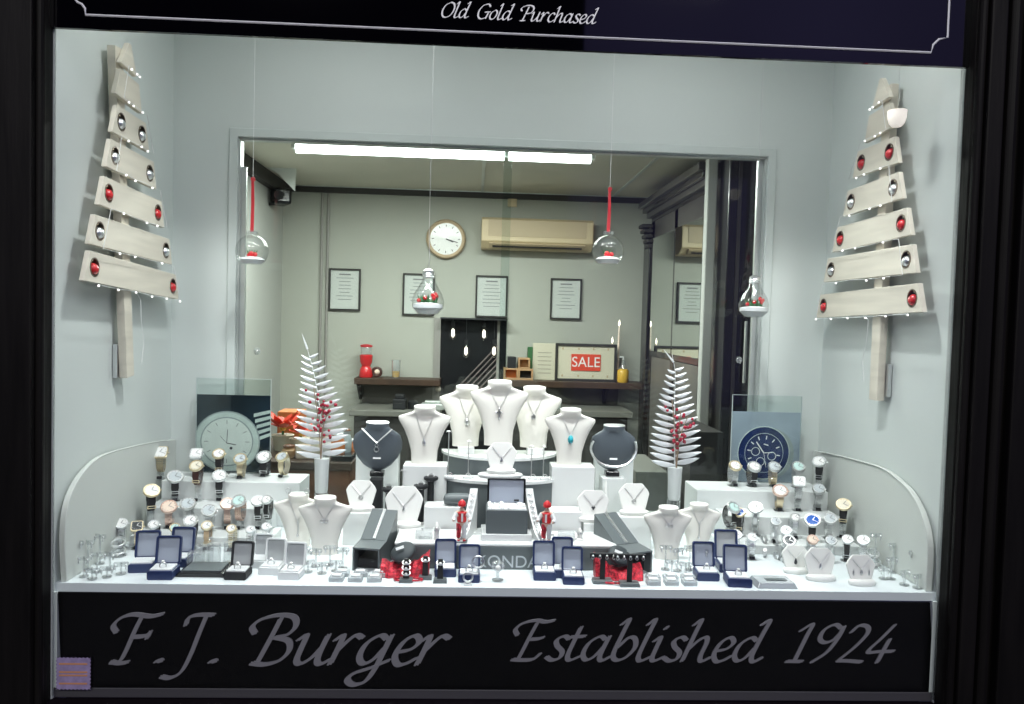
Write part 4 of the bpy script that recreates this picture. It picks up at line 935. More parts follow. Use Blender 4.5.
# open grey presentation box in the centre
a, b = at(488, 538, y=.155), at(527, 538, y=.155); zb = SZ
ob = thing('presentation_box', 'large open dark box with grey lid lining and white frill, centre', 'presentation box', ((a.x+b.x)/2-.002, .195, SZ+.016))
blk('box_riser', (a.x+b.x)/2-.060, (a.x+b.x)/2+.056, .158, .245, SZ, SZ+.016, 'acryw', 'low curved white step under the presentation box')
bw = (b.x-a.x)+.006
z_ = at(505, 511, y=.155).z-ob.location.z
MB().prism(rrect(0, z_/2, bw, z_, .003), .070, (0, -.035, 0)).build('base', 'slate', ob, bevel=.001)
fr_ = MB()
for k in range(26): fr_.ball((random.uniform(-.44, .44)*bw, random.uniform(-.030, .022), z_+.003), random.uniform(.004, .007), 8, 5, R=RX(random.random()))
fr_.box((0, -.002, z_+.001), (bw*.92, .062, .004)); fr_.build('white_frill', 'satin', ob, smooth=True)
lz = at(503, 478, y=.235).z-ob.location.z-z_
MB().prism(rrect(0, lz/2, bw*.95, lz, .002), .010, (0, .030, z_), RX(-.08), [rrect(0, lz/2, bw*.86, lz*.9, .002)]).build('lid', 'blackg', ob, bevel=.001)
MB().prism(rrect(0, lz/2, bw*.88, lz*.92, .002), .003, (0, .034, z_), RX(-.08)).build('lid_lining', 'lining', ob)
MB().box((bw*.25, .026, z_+.010), (.012, .003, .004)).build('clasp', 'blackg', ob)
# curved white bracelet ramps with bracelets
for s, (pa, pb) in ((-1, ((474, 490), (458, 545))), (1, ((529, 490), (545, 548)))):
    A, B = at(pa[0], pa[1], y=.24), at(pb[0], pb[1], y=.14); nm = 'left' if s < 0 else 'right'
    rp2 = thing('bracelet_ramp', 'curved white ramp for a bracelet, %s of the presentation box' % nm, 'display stand', (B.x, .142, SZ+.001))
    n = 12; pts = []
    for k in range(n+1):
        t = k/n; pts.append(Vector(((A.x-B.x)*t**.8, (.24-.142)*t, (A.z-SZ)*t**1.7)))
    up = [[p+Vector((-.009, 0, 0)), p+Vector((.009, 0, 0)), Vector((p.x+.009, p.y, 0)), Vector((p.x-.009, p.y, 0))] for p in pts]
    for r_ in up: r_[0].z += .003; r_[1].z += .003
    MB().loft(up).build('ramp', 'acryw', rp2, smooth=True)
    br = thing('link_bracelet', 'silver link bracelet laid on the %s white ramp' % nm, 'bracelet', (B.x, .142, SZ+.001)); mb = MB()
    for k in range(2, n): mb.torus(pts[k]+Vector((0, -.001, .0055)), .0042, .0011, 10, 5, RX(.6))
    mb.build('links', 'silver', br, smooth=True); MB().ball(pts[1]+Vector((0, -.001, .0055)), .004, 8, 6).build('clasp', 'silver', br, smooth=True)

# white acrylic blocks either side
z1b = cube_px(424, 461, 507, .27, .33, 'white acrylic block behind the left toy figure', name='display_cube')
z2b = cube_px(549, 582, 512, .27, .33, 'white acrylic block behind the right toy figure', name='display_cube')
# toy figures: red hat, white arms
def figure(px, pyfoot, pytop, Y, rz, lab):
    a, b = at(px, pyfoot, y=Y), at(px, pytop, y=Y); zb = SZ+.001; H = a.z*0+b.z-zb
    o = thing('toy_figure', lab, 'figurine', (a.x, Y, zb), rz)
    # body: one skinned surface; joints in units of H
    V = [(0, 0, .46), (0, 0, .60), (0, .0, .72), (0, 0, .80), (0, -.01, .88), (-.06, 0, .42), (-.07, -.03, .24), (-.07, 0, .06), (-.07, -.07, .03), (.06, 0, .42), (.07, -.02, .24), (.07, 0, .06), (.07, -.07, .03),
         (-.12, 0, .72), (-.20, -.04, .60), (-.22, -.13, .54), (.12, 0, .72), (.20, -.03, .60), (.17, -.14, .52)]
    E_ = [(0, 1), (1, 2), (2, 3), (3, 4), (0, 5), (5, 6), (6, 7), (7, 8), (0, 9), (9, 10), (10, 11), (11, 12), (2, 13), (13, 14), (14, 15), (2, 16), (16, 17), (17, 18)]
    RR = [.085, .085, .10, .045, .085, .065, .05, .04, .04, .065, .05, .04, .04, .055, .045, .032, .055, .045, .032]
    me = bpy.data.meshes.new('body'); me.from_pydata([tuple(H*c for c in v) for v in V], E_, []); me.materials.append(M['skin'])
    bo = bpy.data.objects.new('body', me); C.objects.link(bo); bo.parent = o
    sk = bo.modifiers.new('skin', 'SKIN'); sk.use_smooth_shade = True; bo.modifiers.new('sub', 'SUBSURF').levels = 1
    for i, sv in enumerate(me.skin_vertices[0].data): sv.radius = (RR[i]*H,)*2; sv.use_root = (i == 0)
    MB().lathe([(.115*H, .50*H), (.125*H, .56*H), (.115*H, .66*H), (.135*H, .74*H), (.06*H, .79*H)], 14, sy=.85).build('jacket', 'red', o, smooth=True)
    MB().box((0, -.10*H, .63*H), (.05*H, .02*H, .22*H)).build('white_placket', 'satin', o)
    for s in (-1, 1):
        MB().tube([(s*.12*H, 0, .72*H), (s*.20*H, -.04*H, .60*H), (s*.20*H, -.11*H, .55*H)], [.062*H, .052*H, .045*H], 8).build('sleeve', 'satin', o, smooth=True)
        MB().tube([(s*.06*H, 0, .46*H), (s*.07*H, -.02*H, .24*H), (s*.07*H, 0, .10*H)], [.075*H, .06*H, .055*H], 8).build('trouser_leg', 'redsq' if s < 0 else 'satin', o, smooth=True)
        MB().ball((s*.07*H, -.04*H, .03*H), .05*H, 10, 6, sz=.6).build('boot', 'redr', o, smooth=True)
    MB().lathe([(.10*H, .90*H), (.11*H, .93*H), (.095*H, 1.0*H), (.03*H, 1.06*H)], 14).build('hat', 'red', o, smooth=True)
    f = MB(); [f.ball((s*.035*H, -.092*H, .875*H), .014*H, 6, 5) for s in (-1, 1)]; f.build('eyes', 'hand', o)
    MB().ball((0, -.098*H, .86*H), .014*H, 6, 5).build('nose', 'skin', o)
    blk('figure_base', a.x-.014, a.x+.014, Y-.014, Y+.012, SZ, zb+.0005, 'slate', 'small slate foot plate under the %s' % ('left toy figure' if px < 500 else 'right toy figure'), 'foot plate', bev=0)
figure(461, 546, 502, .150, .1, 'toy figure in red hat and jacket with white sleeves, left of the open box')
figure(546, 546, 503, .150, -.3, 'toy figure in red hat and jacket leaning aside, right of the open box')

# red sequin cloth + dark cushion, both sides
def red_pile(px, py, pyb, s, nm):
    Y = .085; p = at(px, pyb, y=Y)
    o = thing('red_sequin_purse', 'red sequinned purse with folded sides lying at the %s of the plinth front' % nm, 'purse', (p.x, Y, Z0))
    mb = MB(); rings = []
    for i in range(13):
        t = i/12; x = (t-.5)*.105; hz = .020+.034*(abs(t-.5)*2)**1.5*(1 if (t > .5) == (s < 0) else .35)+.003*math.sin(i*2.6)
        rings.append([Vector((x, -.020+.004*math.sin(i*2.1), .001)), Vector((x, .020, .001)), Vector((x, .026, hz*.9)), Vector((x, .018+.003*math.sin(i*1.7), hz)), Vector((x, -.010+.004*math.cos(i*1.9), hz*.72))])
    mb.loft(rings).build('pouch', 'redsq', o, smooth=True)
    MB().torus((-.01*s, -.036, .004), .030, .0022, 30, 6, sy=.35).build('strap', 'redsq', o, smooth=True)
    q = at(px-s*-2, py, y=.105)
    c = thing('dark_cushion', 'dark leaf-shaped cushion with white tag resting on the %s red purse' % nm, 'cushion', (q.x, .105, q.z))
    MB().ball((0, 0, 0), .029, 20, 12, sz=.42, R=RY(s*.35) @ RX(.5)).build('pad', 'charcoal', c, smooth=True)
    MB().box((-.006, -.014, .013), (.018, .002, .006), RY(s*.35) @ RX(-.5)).build('white_tag', 'tag', c)
red_pile(405, 552, 574, -1, 'left'); red_pile(618, 556, 578, 1, 'right')

# ---------------------------------------------------------------- black ring stands
def ring_cone(px, pyb, Y, lab, rlab, H=.042, n=1, w=.013):
    p = at(px, pyb, y=Y)
    o = thing('ring_stand', lab, 'ring stand', (p.x, Y, Z0))
    MB().box((0, 0, .004), (.030, .022, .008), taper=.86).build('base', 'slate', o, bevel=.001)
    MB().box((0, 0, .008+H/2), (w, .008, H), taper=.75).build('upright', 'black', o, bevel=.001)
    for k in range(n):
        rn = thing('finger_ring', rlab if n == 1 else rlab % ('top', 'middle', 'lower')[k], 'ring', (p.x, Y, Z0+.008+H*(.80-.28*k)))
        MB().torus((0, 0, 0), .0085, .0015, 18, 6, RX(.25)).build('band', 'silver', rn, smooth=True)
        MB().ball((0, -.009, .001), .0035, 8, 6).build('stone', 'dialw', rn)
ring_cone(406, 584, .045, 'black ring stand with three stacked rings, leftmost of three', '%s silver ring on the leftmost black stand', n=3)
ring_cone(425, 580, .065, 'black ring stand with one ring, middle of three', 'silver ring on the middle black stand')
ring_cone(440, 584, .045, 'black ring stand with a ring, right of three in front of a navy box', 'silver ring on the right black stand')
# round black ring holders on the left of the centre
def holder(px, py, Y, zs, lab, rlab):
    p = at(px, py, y=Y); o = thing('ring_holder', lab, 'ring holder', (p.x, Y, zs)); H = p.z-zs
    MB().lathe([(.012, 0), (.010, .004), (.008, max(.006, H-.012)), (.018, H-.006), (.018, H), (.010, H+.003)], 20).build('black_cushion', 'black', o, smooth=True)
    r = thing('finger_ring', rlab, 'ring', (p.x, Y-.002, p.z+.004))
    MB().torus((0, 0, 0), .008, .0016, 18, 6, RX(.5)).build('band', 'silver', r, smooth=True)
    MB().box((0, -.012, -.010), (.010, .002, .004)).build('tag', 'tag', r)
holder(389, 488, .335, Z0, 'round black ring holder in front of the black pillar', 'silver ring on the holder by the black pillar')
holder(421, 485, .325, Z0, 'round black ring holder below the left white cube', 'silver ring on the holder below the left cube')
holder(431, 477, .345, Z0, 'round black ring holder nearest the dark tier', 'silver ring on the holder nearest the dark tier')
b_ = at(458, 497, y=.285)
tb = MB().lathe([(.001, -.036), (.012, -.032), (.015, -.018), (.015, .018), (.012, .032), (.001, .036)], 18, (0, 0, 0), RY(PI/2)).build('black_bolster', 'slate', smooth=True)
tb.location = (b_.x, .290, b_.z); tag(tb, 'dark roll-shaped cushion resting above the left acrylic block', 'cushion')
blk('bolster_block', b_.x-.030, b_.x+.030, .276, .304, z1b if 0 else Z0, b_.z-.0155, 'black', 'black block carrying the dark roll cushion') if 0 else None
tb.location.z = z1b+.0155
# T-shaped earring bars
def tbar(px0, px1, pyt, pyb, Y, lab, n, elab):
    a, b, c = at(px0, pyt, y=Y), at(px1, pyt, y=Y), at((px0+px1)/2, pyb, y=Y); zt = (a.z+b.z)/2-Z0; xc = (a.x+b.x)/2
    o = thing('earring_bar', lab, 'earring stand', (xc, Y, Z0)); hw_ = (b.x-a.x)/2
    MB().box((0, 0, .004), (.044, .028, .008), taper=.92).build('base', 'slate', o, bevel=.001)
    MB().box((0, 0, zt/2+.003), (.011, .005, zt-.006)).build('upright', 'black', o, bevel=.0008)
    MB().box((0, -.001, zt+.002), (hw_*2, .007, .010)).build('crossbar', 'black', o, bevel=.0008)
    for k in range(n):
        e = MB(); e.ball((0, 0, 0), .0028, 8, 6); e.torus((0, 0, -.004), .003, .0008, 10, 5, RX(PI/2)); eo = e.build('stud_earring', 'silver', smooth=True)
        eo.location = (xc+hw_*(-.8+1.6*k/(n-1)), Y-.0065, Z0+zt+.002); tag(eo, elab, 'earring', elab)
tbar(590, 616, 556, 584, .055, 'black T-shaped earring bar, left of two in front of the right purse', 4, 'silver stud on the left black earring bar')
tbar(614, 646, 557, 589, .038, 'black T-shaped earring bar, right of two in front of the right purse', 5, 'silver stud on the right black earring bar')
# dark glass tray at left, with acrylic cubes
a, b = at(176, 580, y=.05), at(222, 580, y=.05)
o = thing('glass_tray', 'dark smoked glass tray lying between navy and black ring boxes', 'tray', ((a.x+b.x)/2, .095, Z0))
MB().prism([(-.056, 0), (.056, 0), (.046, .010), (-.046, .010)], .08, (0, -.04, 0)).build('slab', 'blackg', o, bevel=.002)
MB().span((-.040, -.030, .010), (.040, .030, .012)).build('inset', 'slate', o)
for i, (px, py, w_, h_) in enumerate([(196, 566, .030, .034), (212, 566, .026, .050), (204, 556, .034, .040), (228, 552, .022, .045)]):
    Y = .125+.03*(i//2)+.0; p = at(px, py, y=Y)
    tag(MB().box((p.x, Y+.012*(i % 2), Z0+h_/2+.0005), (w_, w_*.8, h_)).build('acrylic_cube', 'acry', bevel=.001), 'clear acrylic cube stacked behind the dark glass tray', 'acrylic block', 'clear cubes behind the tray')
# flat blue-white tray, right front
a, b = at(757, 588, y=.035), at(795, 588, y=.035)
o = thing('ring_tray', 'flat pale tray with a dark slot in front of the left pendant card', 'tray', ((a.x+b.x)/2, .055, Z0))
MB().box((0, 0, .006), (.090, .060, .012), taper=.85).build('slab', 'bluegl', o, bevel=.001)
MB().box((0, -.006, .0065), (.070, .040, .010)).build('white_core', 'satin', o)
MB().box((.004, -.005, .0125), (.046, .016, .002)).build('dark_slot', 'slate', o)
# pale acrylic tiles, left-centre and right-centre
def tiles(px0, px1, pyb, ny, nx, lab):
    for j in range(ny):
        for i in range(nx):
            Y = .04+.032*j; p = at(px0+(px1-px0)*i/(nx-1)+j*3, pyb, y=.04)
            o = thing('acrylic_tile', lab, 'acrylic block', (p.x, Y+.008, Z0), .05*((i+j) % 3-1), group=lab)
            MB().box((0, 0, .005), (.030, .024, .010)).build('clear_block', 'bluegl', o, bevel=.001)
            MB().box((0, 0, .0118), (.020, .014, .0036)).build('white_pad', 'satin', o, bevel=.001)
tiles(336, 374, 582, 2, 3, 'pale blue acrylic tile in the rows below the left sloping arm')
tiles(654, 690, 585, 2, 3, 'pale blue acrylic tile in the rows below the right sloping arm')
# small white ring fingers and clear blocks on the plinth level
def ring_finger(px, pyt, Y, zs, lab, rlab):
    p = at(px, pyt, y=Y); H = max(p.z-zs, .02); o = thing('ring_finger', lab, 'ring stand', (p.x, Y, zs))
    MB().lathe([(.011, 0), (.011, .002), (.006, .004), (.0055, H*.7), (.003, H*.95), (.0003, H)], 16).build('cone', 'velw', o, smooth=True)
    r = thing('finger_ring', rlab, 'ring', (p.x, Y, zs+H*.66)); MB().torus((0, 0, 0), .0075, .0014, 18, 6, RX(.35)).build('band', 'silver', r, smooth=True); MB().ball((0, -.008, .003), .003, 8, 6).build('stone', 'dialw', r)
ring_finger(606, 480, .375, Z0, 'tall white ring finger in front of the right grey bust', 'ring on the tall white finger by the right grey bust')
ring_finger(615, 522, .190, SZ, 'small white ring finger on the right end of the plinth', 'ring on the finger at the right end of the plinth') if 0 else None
ring_finger(437, 522, .150, SZ, 'small white ring finger left of the left toy figure', 'ring on the finger left of the left toy figure')
ring_finger(580, 528, .180, SZ, 'small white ring finger on the plinth right of the right toy figure', 'ring on the finger right of the right toy figure')
for px, lab in ((566, 'clear acrylic block on the plinth beside the right toy figure'), (424, 'clear acrylic block on the left end of the plinth top')):
    p = at(px, 540, y=.175); tag(MB().box((p.x, .175, SZ+.0105), (.038, .026, .020)).build('acrylic_block', 'acry', bevel=.001), lab, 'acrylic block')
# low white tiles in the centre
for px, py in ((492, 580), (508, 575), (596, 590), (690, 596)):
    pass

# ---------------------------------------------------------------- clear earring stands in the corners
ES = None
def ear_stand(px, pyt, Y, lab, grp, zb=None, earr=True):
    p = at(px, pyt, y=Y); zb = Z0 if zb is None else zb; H = p.z-zb
    if H < .015: return
    o = thing('clear_earring_stand', lab, 'earring stand', (p.x, Y, zb), random.uniform(-.4, .4), group=grp)
    MB().cyl((0, 0, .0015), .010, .003, 16).build('foot', 'acry', o)
    MB().cyl((0, 0, H/2), .0022, H-.004, 8).build('stem', 'acry', o)
    MB().prism(rrect(0, 0, .030, .010, .003), .002, (0, -.001, H-.005)).build('crossbar', 'acry', o)
    if earr:
        for s in (-1, 1):
            e = MB(); e.ball((0, 0, 0), .0024, 8, 6); e.lathe([(.0004, 0), (.0018, -.006), (.0004, -.010)], 8, (0, 0, -.001)); eo = e.build('drop_earring', 'silver', smooth=True)
            eo.location = Vector(o.location)+o.rotation_euler.to_matrix() @ Vector((s*.010, -.0035, H-.006)); tag(eo, 'small silver drop earring on '+lab, 'earring', 'earrings on '+grp)
lL = 'a clear stand in the left corner'; gL = 'clear earring stands in the left corner'
for px, py, Y in ((76, 541, .07), (88, 540, .10), (100, 534, .14), (84, 556, .05), (97, 552, .08), (110, 552, .10), (92, 568, .035), (107, 566, .05), (121, 562, .07)): ear_stand(px, py, Y, lL, gL)
lR = 'a clear stand in the right corner'; gR = 'clear earring stands in the right corner'
for px, py, Y in ((876, 533, .18), (894, 543, .15), (912, 549, .11), (916, 551, .08), (892, 557, .10), (905, 570, .06), (884, 567, .10), (918, 574, .04), (899, 583, .03)): ear_stand(px, py, Y, lR, gR)
lC = 'a clear stand before the left cream busts'; gC = 'clear stands before the left cream busts'
for px, py, Y in ((304, 546, .16), (316, 548, .14), (330, 545, .15), (343, 547, .13), (308, 560, .10), (322, 562, .09), (336, 560, .11)): ear_stand(px, py, Y, lC, gC)
lD = 'a clear stand before the right cream busts'; gD = 'clear stands before the right cream busts'
for px, py, Y in ((666, 545, .15), (678, 548, .14), (690, 545, .15), (702, 549, .13), (672, 560, .10), (686, 562, .09)): ear_stand(px, py, Y, lD, gD)
# stacked bracelets on clear T-bars at both ends and between the right watches
def bracelet(px, py, Y, r, lab, grp, rx=.35):
    p = at(px, py, y=Y); o = thing('silver_bracelet', lab, 'bracelet', p, group=grp)
    mb = MB()
    mb.torus((0, 0, 0), r, .0024, 24, 8, RX(rx)); mb.build('band', 'silver', o, smooth=True)
    MB().box((0, -r*math.cos(rx), -r*math.sin(rx)), (.010, .003, .007)).build('clasp', 'dialw', o, bevel=.0008)
def bracelet_post(px, pys, Y, lab):
    a = at(px, pys[0], y=Y); H = a.z-Z0+.008
    o = thing('bracelet_post', lab, 'display stand', (a.x, Y, Z0))
    MB().cyl((0, 0, H/2), .0125, H, 16, r2=.009).build('post', 'acry', o, smooth=True); MB().cyl((0, 0, .002), .018, .004, 18).build('foot', 'acry', o)
bracelet_post(118, (541,), .20, 'clear tapered post holding stacked bracelets near the left end')
for k, py in enumerate((543, 551, 560)): bracelet(118+k*.5, py, .20, .0145, 'bright silver bracelet, %s of three stacked near the left end' % ('top', 'middle', 'lowest')[k], 'stacked bracelets left')
bracelet_post(873, (551,), .20, 'clear tapered post holding stacked bracelets near the right end')
for k, py in enumerate((553, 561)): bracelet(873+k, py, .20, .0140, 'bright silver bracelet, %s of two stacked near the right end' % ('upper', 'lower')[k], 'stacked bracelets right')
for k, (px, py, Y) in enumerate(((764, 540, .30), (775, 543, .29), (765, 552, .26), (748, 552, .26), (777, 556, .24))):
    p = at(px, py, y=Y); H = p.z-(surf(p.x, Y))+.012
    o = thing('hanging_bracelet', 'slim silver chain bracelet hung over a stand behind the left pendant card', 'bracelet', (p.x, Y, surf(p.x, Y)), random.uniform(-.5, .2), group='chain bracelets among the right watches')
    strap_loop(.007, .002, .012, H/2-.001, H/2, 1, n=26).build('chain', 'silver', o)

# small white ring pads on tiers
def ring_pad(px, py, Y, zs, lab, k=1):
    p = at(px, py, y=Y); o = thing('ring_pad', lab, 'ring pad', (p.x, Y, zs)); MB().prism(rrect(0, 0, .026, .018, .008), .006, (0, 0, 0), RX(-PI/2)).build('pad', 'satin', o, bevel=.001)
    o.location.z = zs+.006
    r = MB(); r.torus((0, 0, .006), .0055, .0012, 14, 6, RX(PI/2)); eo = r.build('finger_ring', 'silver', smooth=True); eo.location = (p.x, Y, zs+.002); tag(eo, 'ring standing on the '+lab, 'ring')
for px, nm in ((450, 'leftmost'), (468, 'second from left'), (533, 'second from right'), (545, 'rightmost')):
    ring_pad(px, 477, .355, TZ2, 'white ring pad on the lower dark tier, '+nm)
# thin rods with earrings on tier edges (drop earring hangers)
for px, pyt, pyb, Y, nm in ((449, 431, 474, .36, 'left of the two before the left high bust'), (469, 441, 474, .36, 'right of the two before the left high bust'), (532, 446, 476, .36, 'left of the two before the right high bust'), (544, 446, 476, .36, 'right of the two before the right high bust'), (403, 447, 480, .35, 'beside the left white cube')):
    a, b = at(px, pyt, y=Y), at(px, pyb, y=Y); z0_ = TZ2 if px != 403 else Z0
    if px == 403: a = at(px, 470, y=Y)
    o = thing('earring_hanger', 'thin steel earring hanger, '+nm, 'earring stand', (a.x, Y, z0_)); H = a.z-z0_
    MB().cyl((0, 0, H/2), .0012, H, 6).build('rod', 'steel', o); MB().cyl((0, 0, .001), .009, .002, 14).build('foot', 'acryw', o)
    MB().tube([(-.007, 0, H-.004), (-.004, 0, H), (.004, 0, H), (.007, 0, H-.004)], .0009, 5).build('arm', 'steel', o)
# silver wire ornament on navy box & glass ornament centre
for px, py, Y, r, lab in ((478, 562, .05, .012, 'silver wire bangle standing before the brand lettering'), (468, 577, .028, .0095, 'wide silver ring lying at the front of a navy box'), (498, 563, .06, .014, 'clear crystal ornament with bright centre before the brand lettering')):
    p = at(px, py, y=Y); o = thing('crystal_ornament' if 'crystal' in lab else 'silver_bangle', lab, 'ornament' if 'crystal' in lab else 'bangle', (p.x, Y, Z0))
    if 'crystal' in lab:
        MB().lathe([(.012, 0), (.013, .002), (.003, .005), (.003, .018), (.016, .030), (.014, .040), (.002, .044)], 12).build('crystal', 'acry', o); MB().ball((0, -.013, .032), .006, 10, 8).build('bright_stone', 'dialw', o, smooth=True)
    else:
        H = p.z-Z0; MB().torus((0, 0, max(H, r+.0025)), r, .0022, 24, 7, RX(PI/2-.15)).build('band', 'silver', o, smooth=True); MB().box((0, 0, .0015), (.018, .012, .003)).build('pad', 'satin', o)
        MB().cyl((0, 0, (max(H, r+.0025)-r)/2), .0025, max(H, r+.0025)-r, 8).build('stem', 'acry', o)

# ---------------------------------------------------------------- watch posters
def poster(px0, px1, pyt0, pyt, pyb, Y, dark, lab, alab):
    a, b, c = at(px0, pyt, y=Y), at(px1, pyt, y=Y), at(px0, pyt0, y=Y); zt = (a.z+b.z)/2; zbm = S3; w_ = b.x-a.x; xc = (a.x+b.x)/2; h = zt-zbm; ht = c.z-.004-zbm
    st = thing('acrylic_sign_holder', alab, 'sign holder', (xc, Y, zbm))
    MB().prism([(-w_/2, 0), (w_/2, 0), (w_/2, ht), (-w_/2, ht)], .002, (0, -.003, 0)).build('clear_sheet', 'acry' if 0 else 'glass2', st)
    MB().span((-w_/2, -.012, 0), (w_/2, .014, .002)).build('foot', 'acry', st)
    e = MB(); e.span((-w_/2, -.004, ht-.001), (w_/2, -.0005, ht)); e.span((-w_/2-.001, -.004, 0), (-w_/2, -.0005, ht)); e.span((w_/2, -.004, 0), (w_/2+.001, -.0005, ht)); e.build('polished_edge', mat('acrylic_edge', (.55, .62, .62), .3), st)
    o = thing('watch_poster', lab, 'poster', (xc, Y, zbm))
    MB().prism([(-w_/2, .002), (w_/2, .002), (w_/2, h), (-w_/2, h)], .0015, (0, .0005, 0)).build('card', 'posterd' if dark else 'posterl', o)
    def disc(cx, cz, rx_, rz_, k, m, nm, n=40, hole=None):
        cl = lambda P: [(min(max(p[0], -w_/2+.0005), w_/2-.0005), min(max(p[1], .004), h-.001)) for p in P]
        MB().prism(cl(ell(cx, cz, rx_, rz_, n)), .0003, (0, .0005-.0003*k, 0), holes=[cl(ell(cx, cz, hole[0], hole[1], n))] if hole else ()).build(nm, m, o)
    if dark:
        cx, cz = -.018, h*.40; R0 = w_*.45
        bl_ = MB()
        for k in range(5):
            z = h*.72-k*.016; bl_.prism([(w_*.27+.004*k, z), (w_/2-.001, z+.012), (w_/2-.001, z+.021), (w_*.27+.004*k, z+.010)], .0003, (0, .0002, 0))
        bl_.build('printed_bracelet', 'pwatch', o)
        disc(cx, cz, R0, R0*.94, 2, 'pgrey', 'printed_case'); disc(cx, cz, R0*.96, R0*.90, 3, 'pwatch', 'printed_bezel'); disc(cx, cz, R0*.80, R0*.76, 4, 'pgrey', 'printed_ring'); disc(cx, cz, R0*.76, R0*.72, 5, 'pwatch2', 'printed_dial')
        hd = MB()
        for ang, l, wd in ((.05, .42, .0016), (1.75, .28, .0022), (-.75, .30, .0009)):
            hd.box((cx+math.sin(ang)*R0*l/2, -.0013, cz-.004+math.cos(ang)*R0*l/2), (wd, .0003, R0*l), RY(ang))
        for k in range(12): ang = k*PI/6; hd.box((cx+math.sin(ang)*R0*.62, -.0013, cz+math.cos(ang)*R0*.60), (.0012, .0003, R0*.12), RY(ang))
        hd.lathe([(.004, 0), (.004, .0003)], 14, (cx+.012, -.0012, cz-.018), RX(PI/2)); hd.build('printed_hands', 'hand', o)
    else:
        cx, cz = -.004, h*.42; R0 = w_*.37
        disc(cx+.012, cz-.002, R0*1.03, R0*1.02, 1, 'pgrey', 'printed_case_side'); disc(cx, cz, R0*1.02, R0*1.04, 2, 'pwatch', 'printed_case'); disc(cx, cz, R0*.99, R0*1.0, 3, 'pnavy', 'printed_bezel'); disc(cx+.001, cz, R0*.76, R0*.77, 4, 'pwatch', 'printed_ring', hole=(R0*.74, R0*.75)); disc(cx, cz, R0*.73, R0*.74, 4, 'pnavy', 'printed_dial')
        hd = MB()
        for k in range(12): ang = k*PI/6+.15; hd.box((cx+math.sin(ang)*R0*.58, -.0013, cz+math.cos(ang)*R0*.60), (.0030, .0003, R0*.14), RY(ang))
        for ang, l, wd in ((-.62, .52, .0034), (1.50, .40, .0022), (2.95, .58, .0012)): hd.box((cx+math.sin(ang)*R0*l/2, -.0016, cz+math.cos(ang)*R0*l/2), (wd, .0003, R0*l), RY(ang))
        hd.box((cx+.006, -.0013, cz+R0*.32), (.014, .0003, .003), RY(.3)); hd.build('printed_hands', 'dialw', o)
        sd = MB()
        for q in ((-.32, .05), (-.12, -.34), (.32, -.12)): sd.prism(ell(cx+q[0]*R0, cz+q[1]*R0, R0*.17, n=16), .0003, (0, -.0013, 0), holes=[ell(cx+q[0]*R0, cz+q[1]*R0, R0*.145, n=16)])
        sd.build('printed_subdials', 'pwatch', o)
poster(197, 271, 376, 395, 470, .595, True, 'dark watch poster with a close-up of a silver watch, left of the fern', 'clear acrylic sign holder of the dark watch poster')
poster(732, 801, 393, 412, 475, .595, False, 'blue watch poster showing a navy chronograph dial, right side', 'clear acrylic sign holder of the blue watch poster')

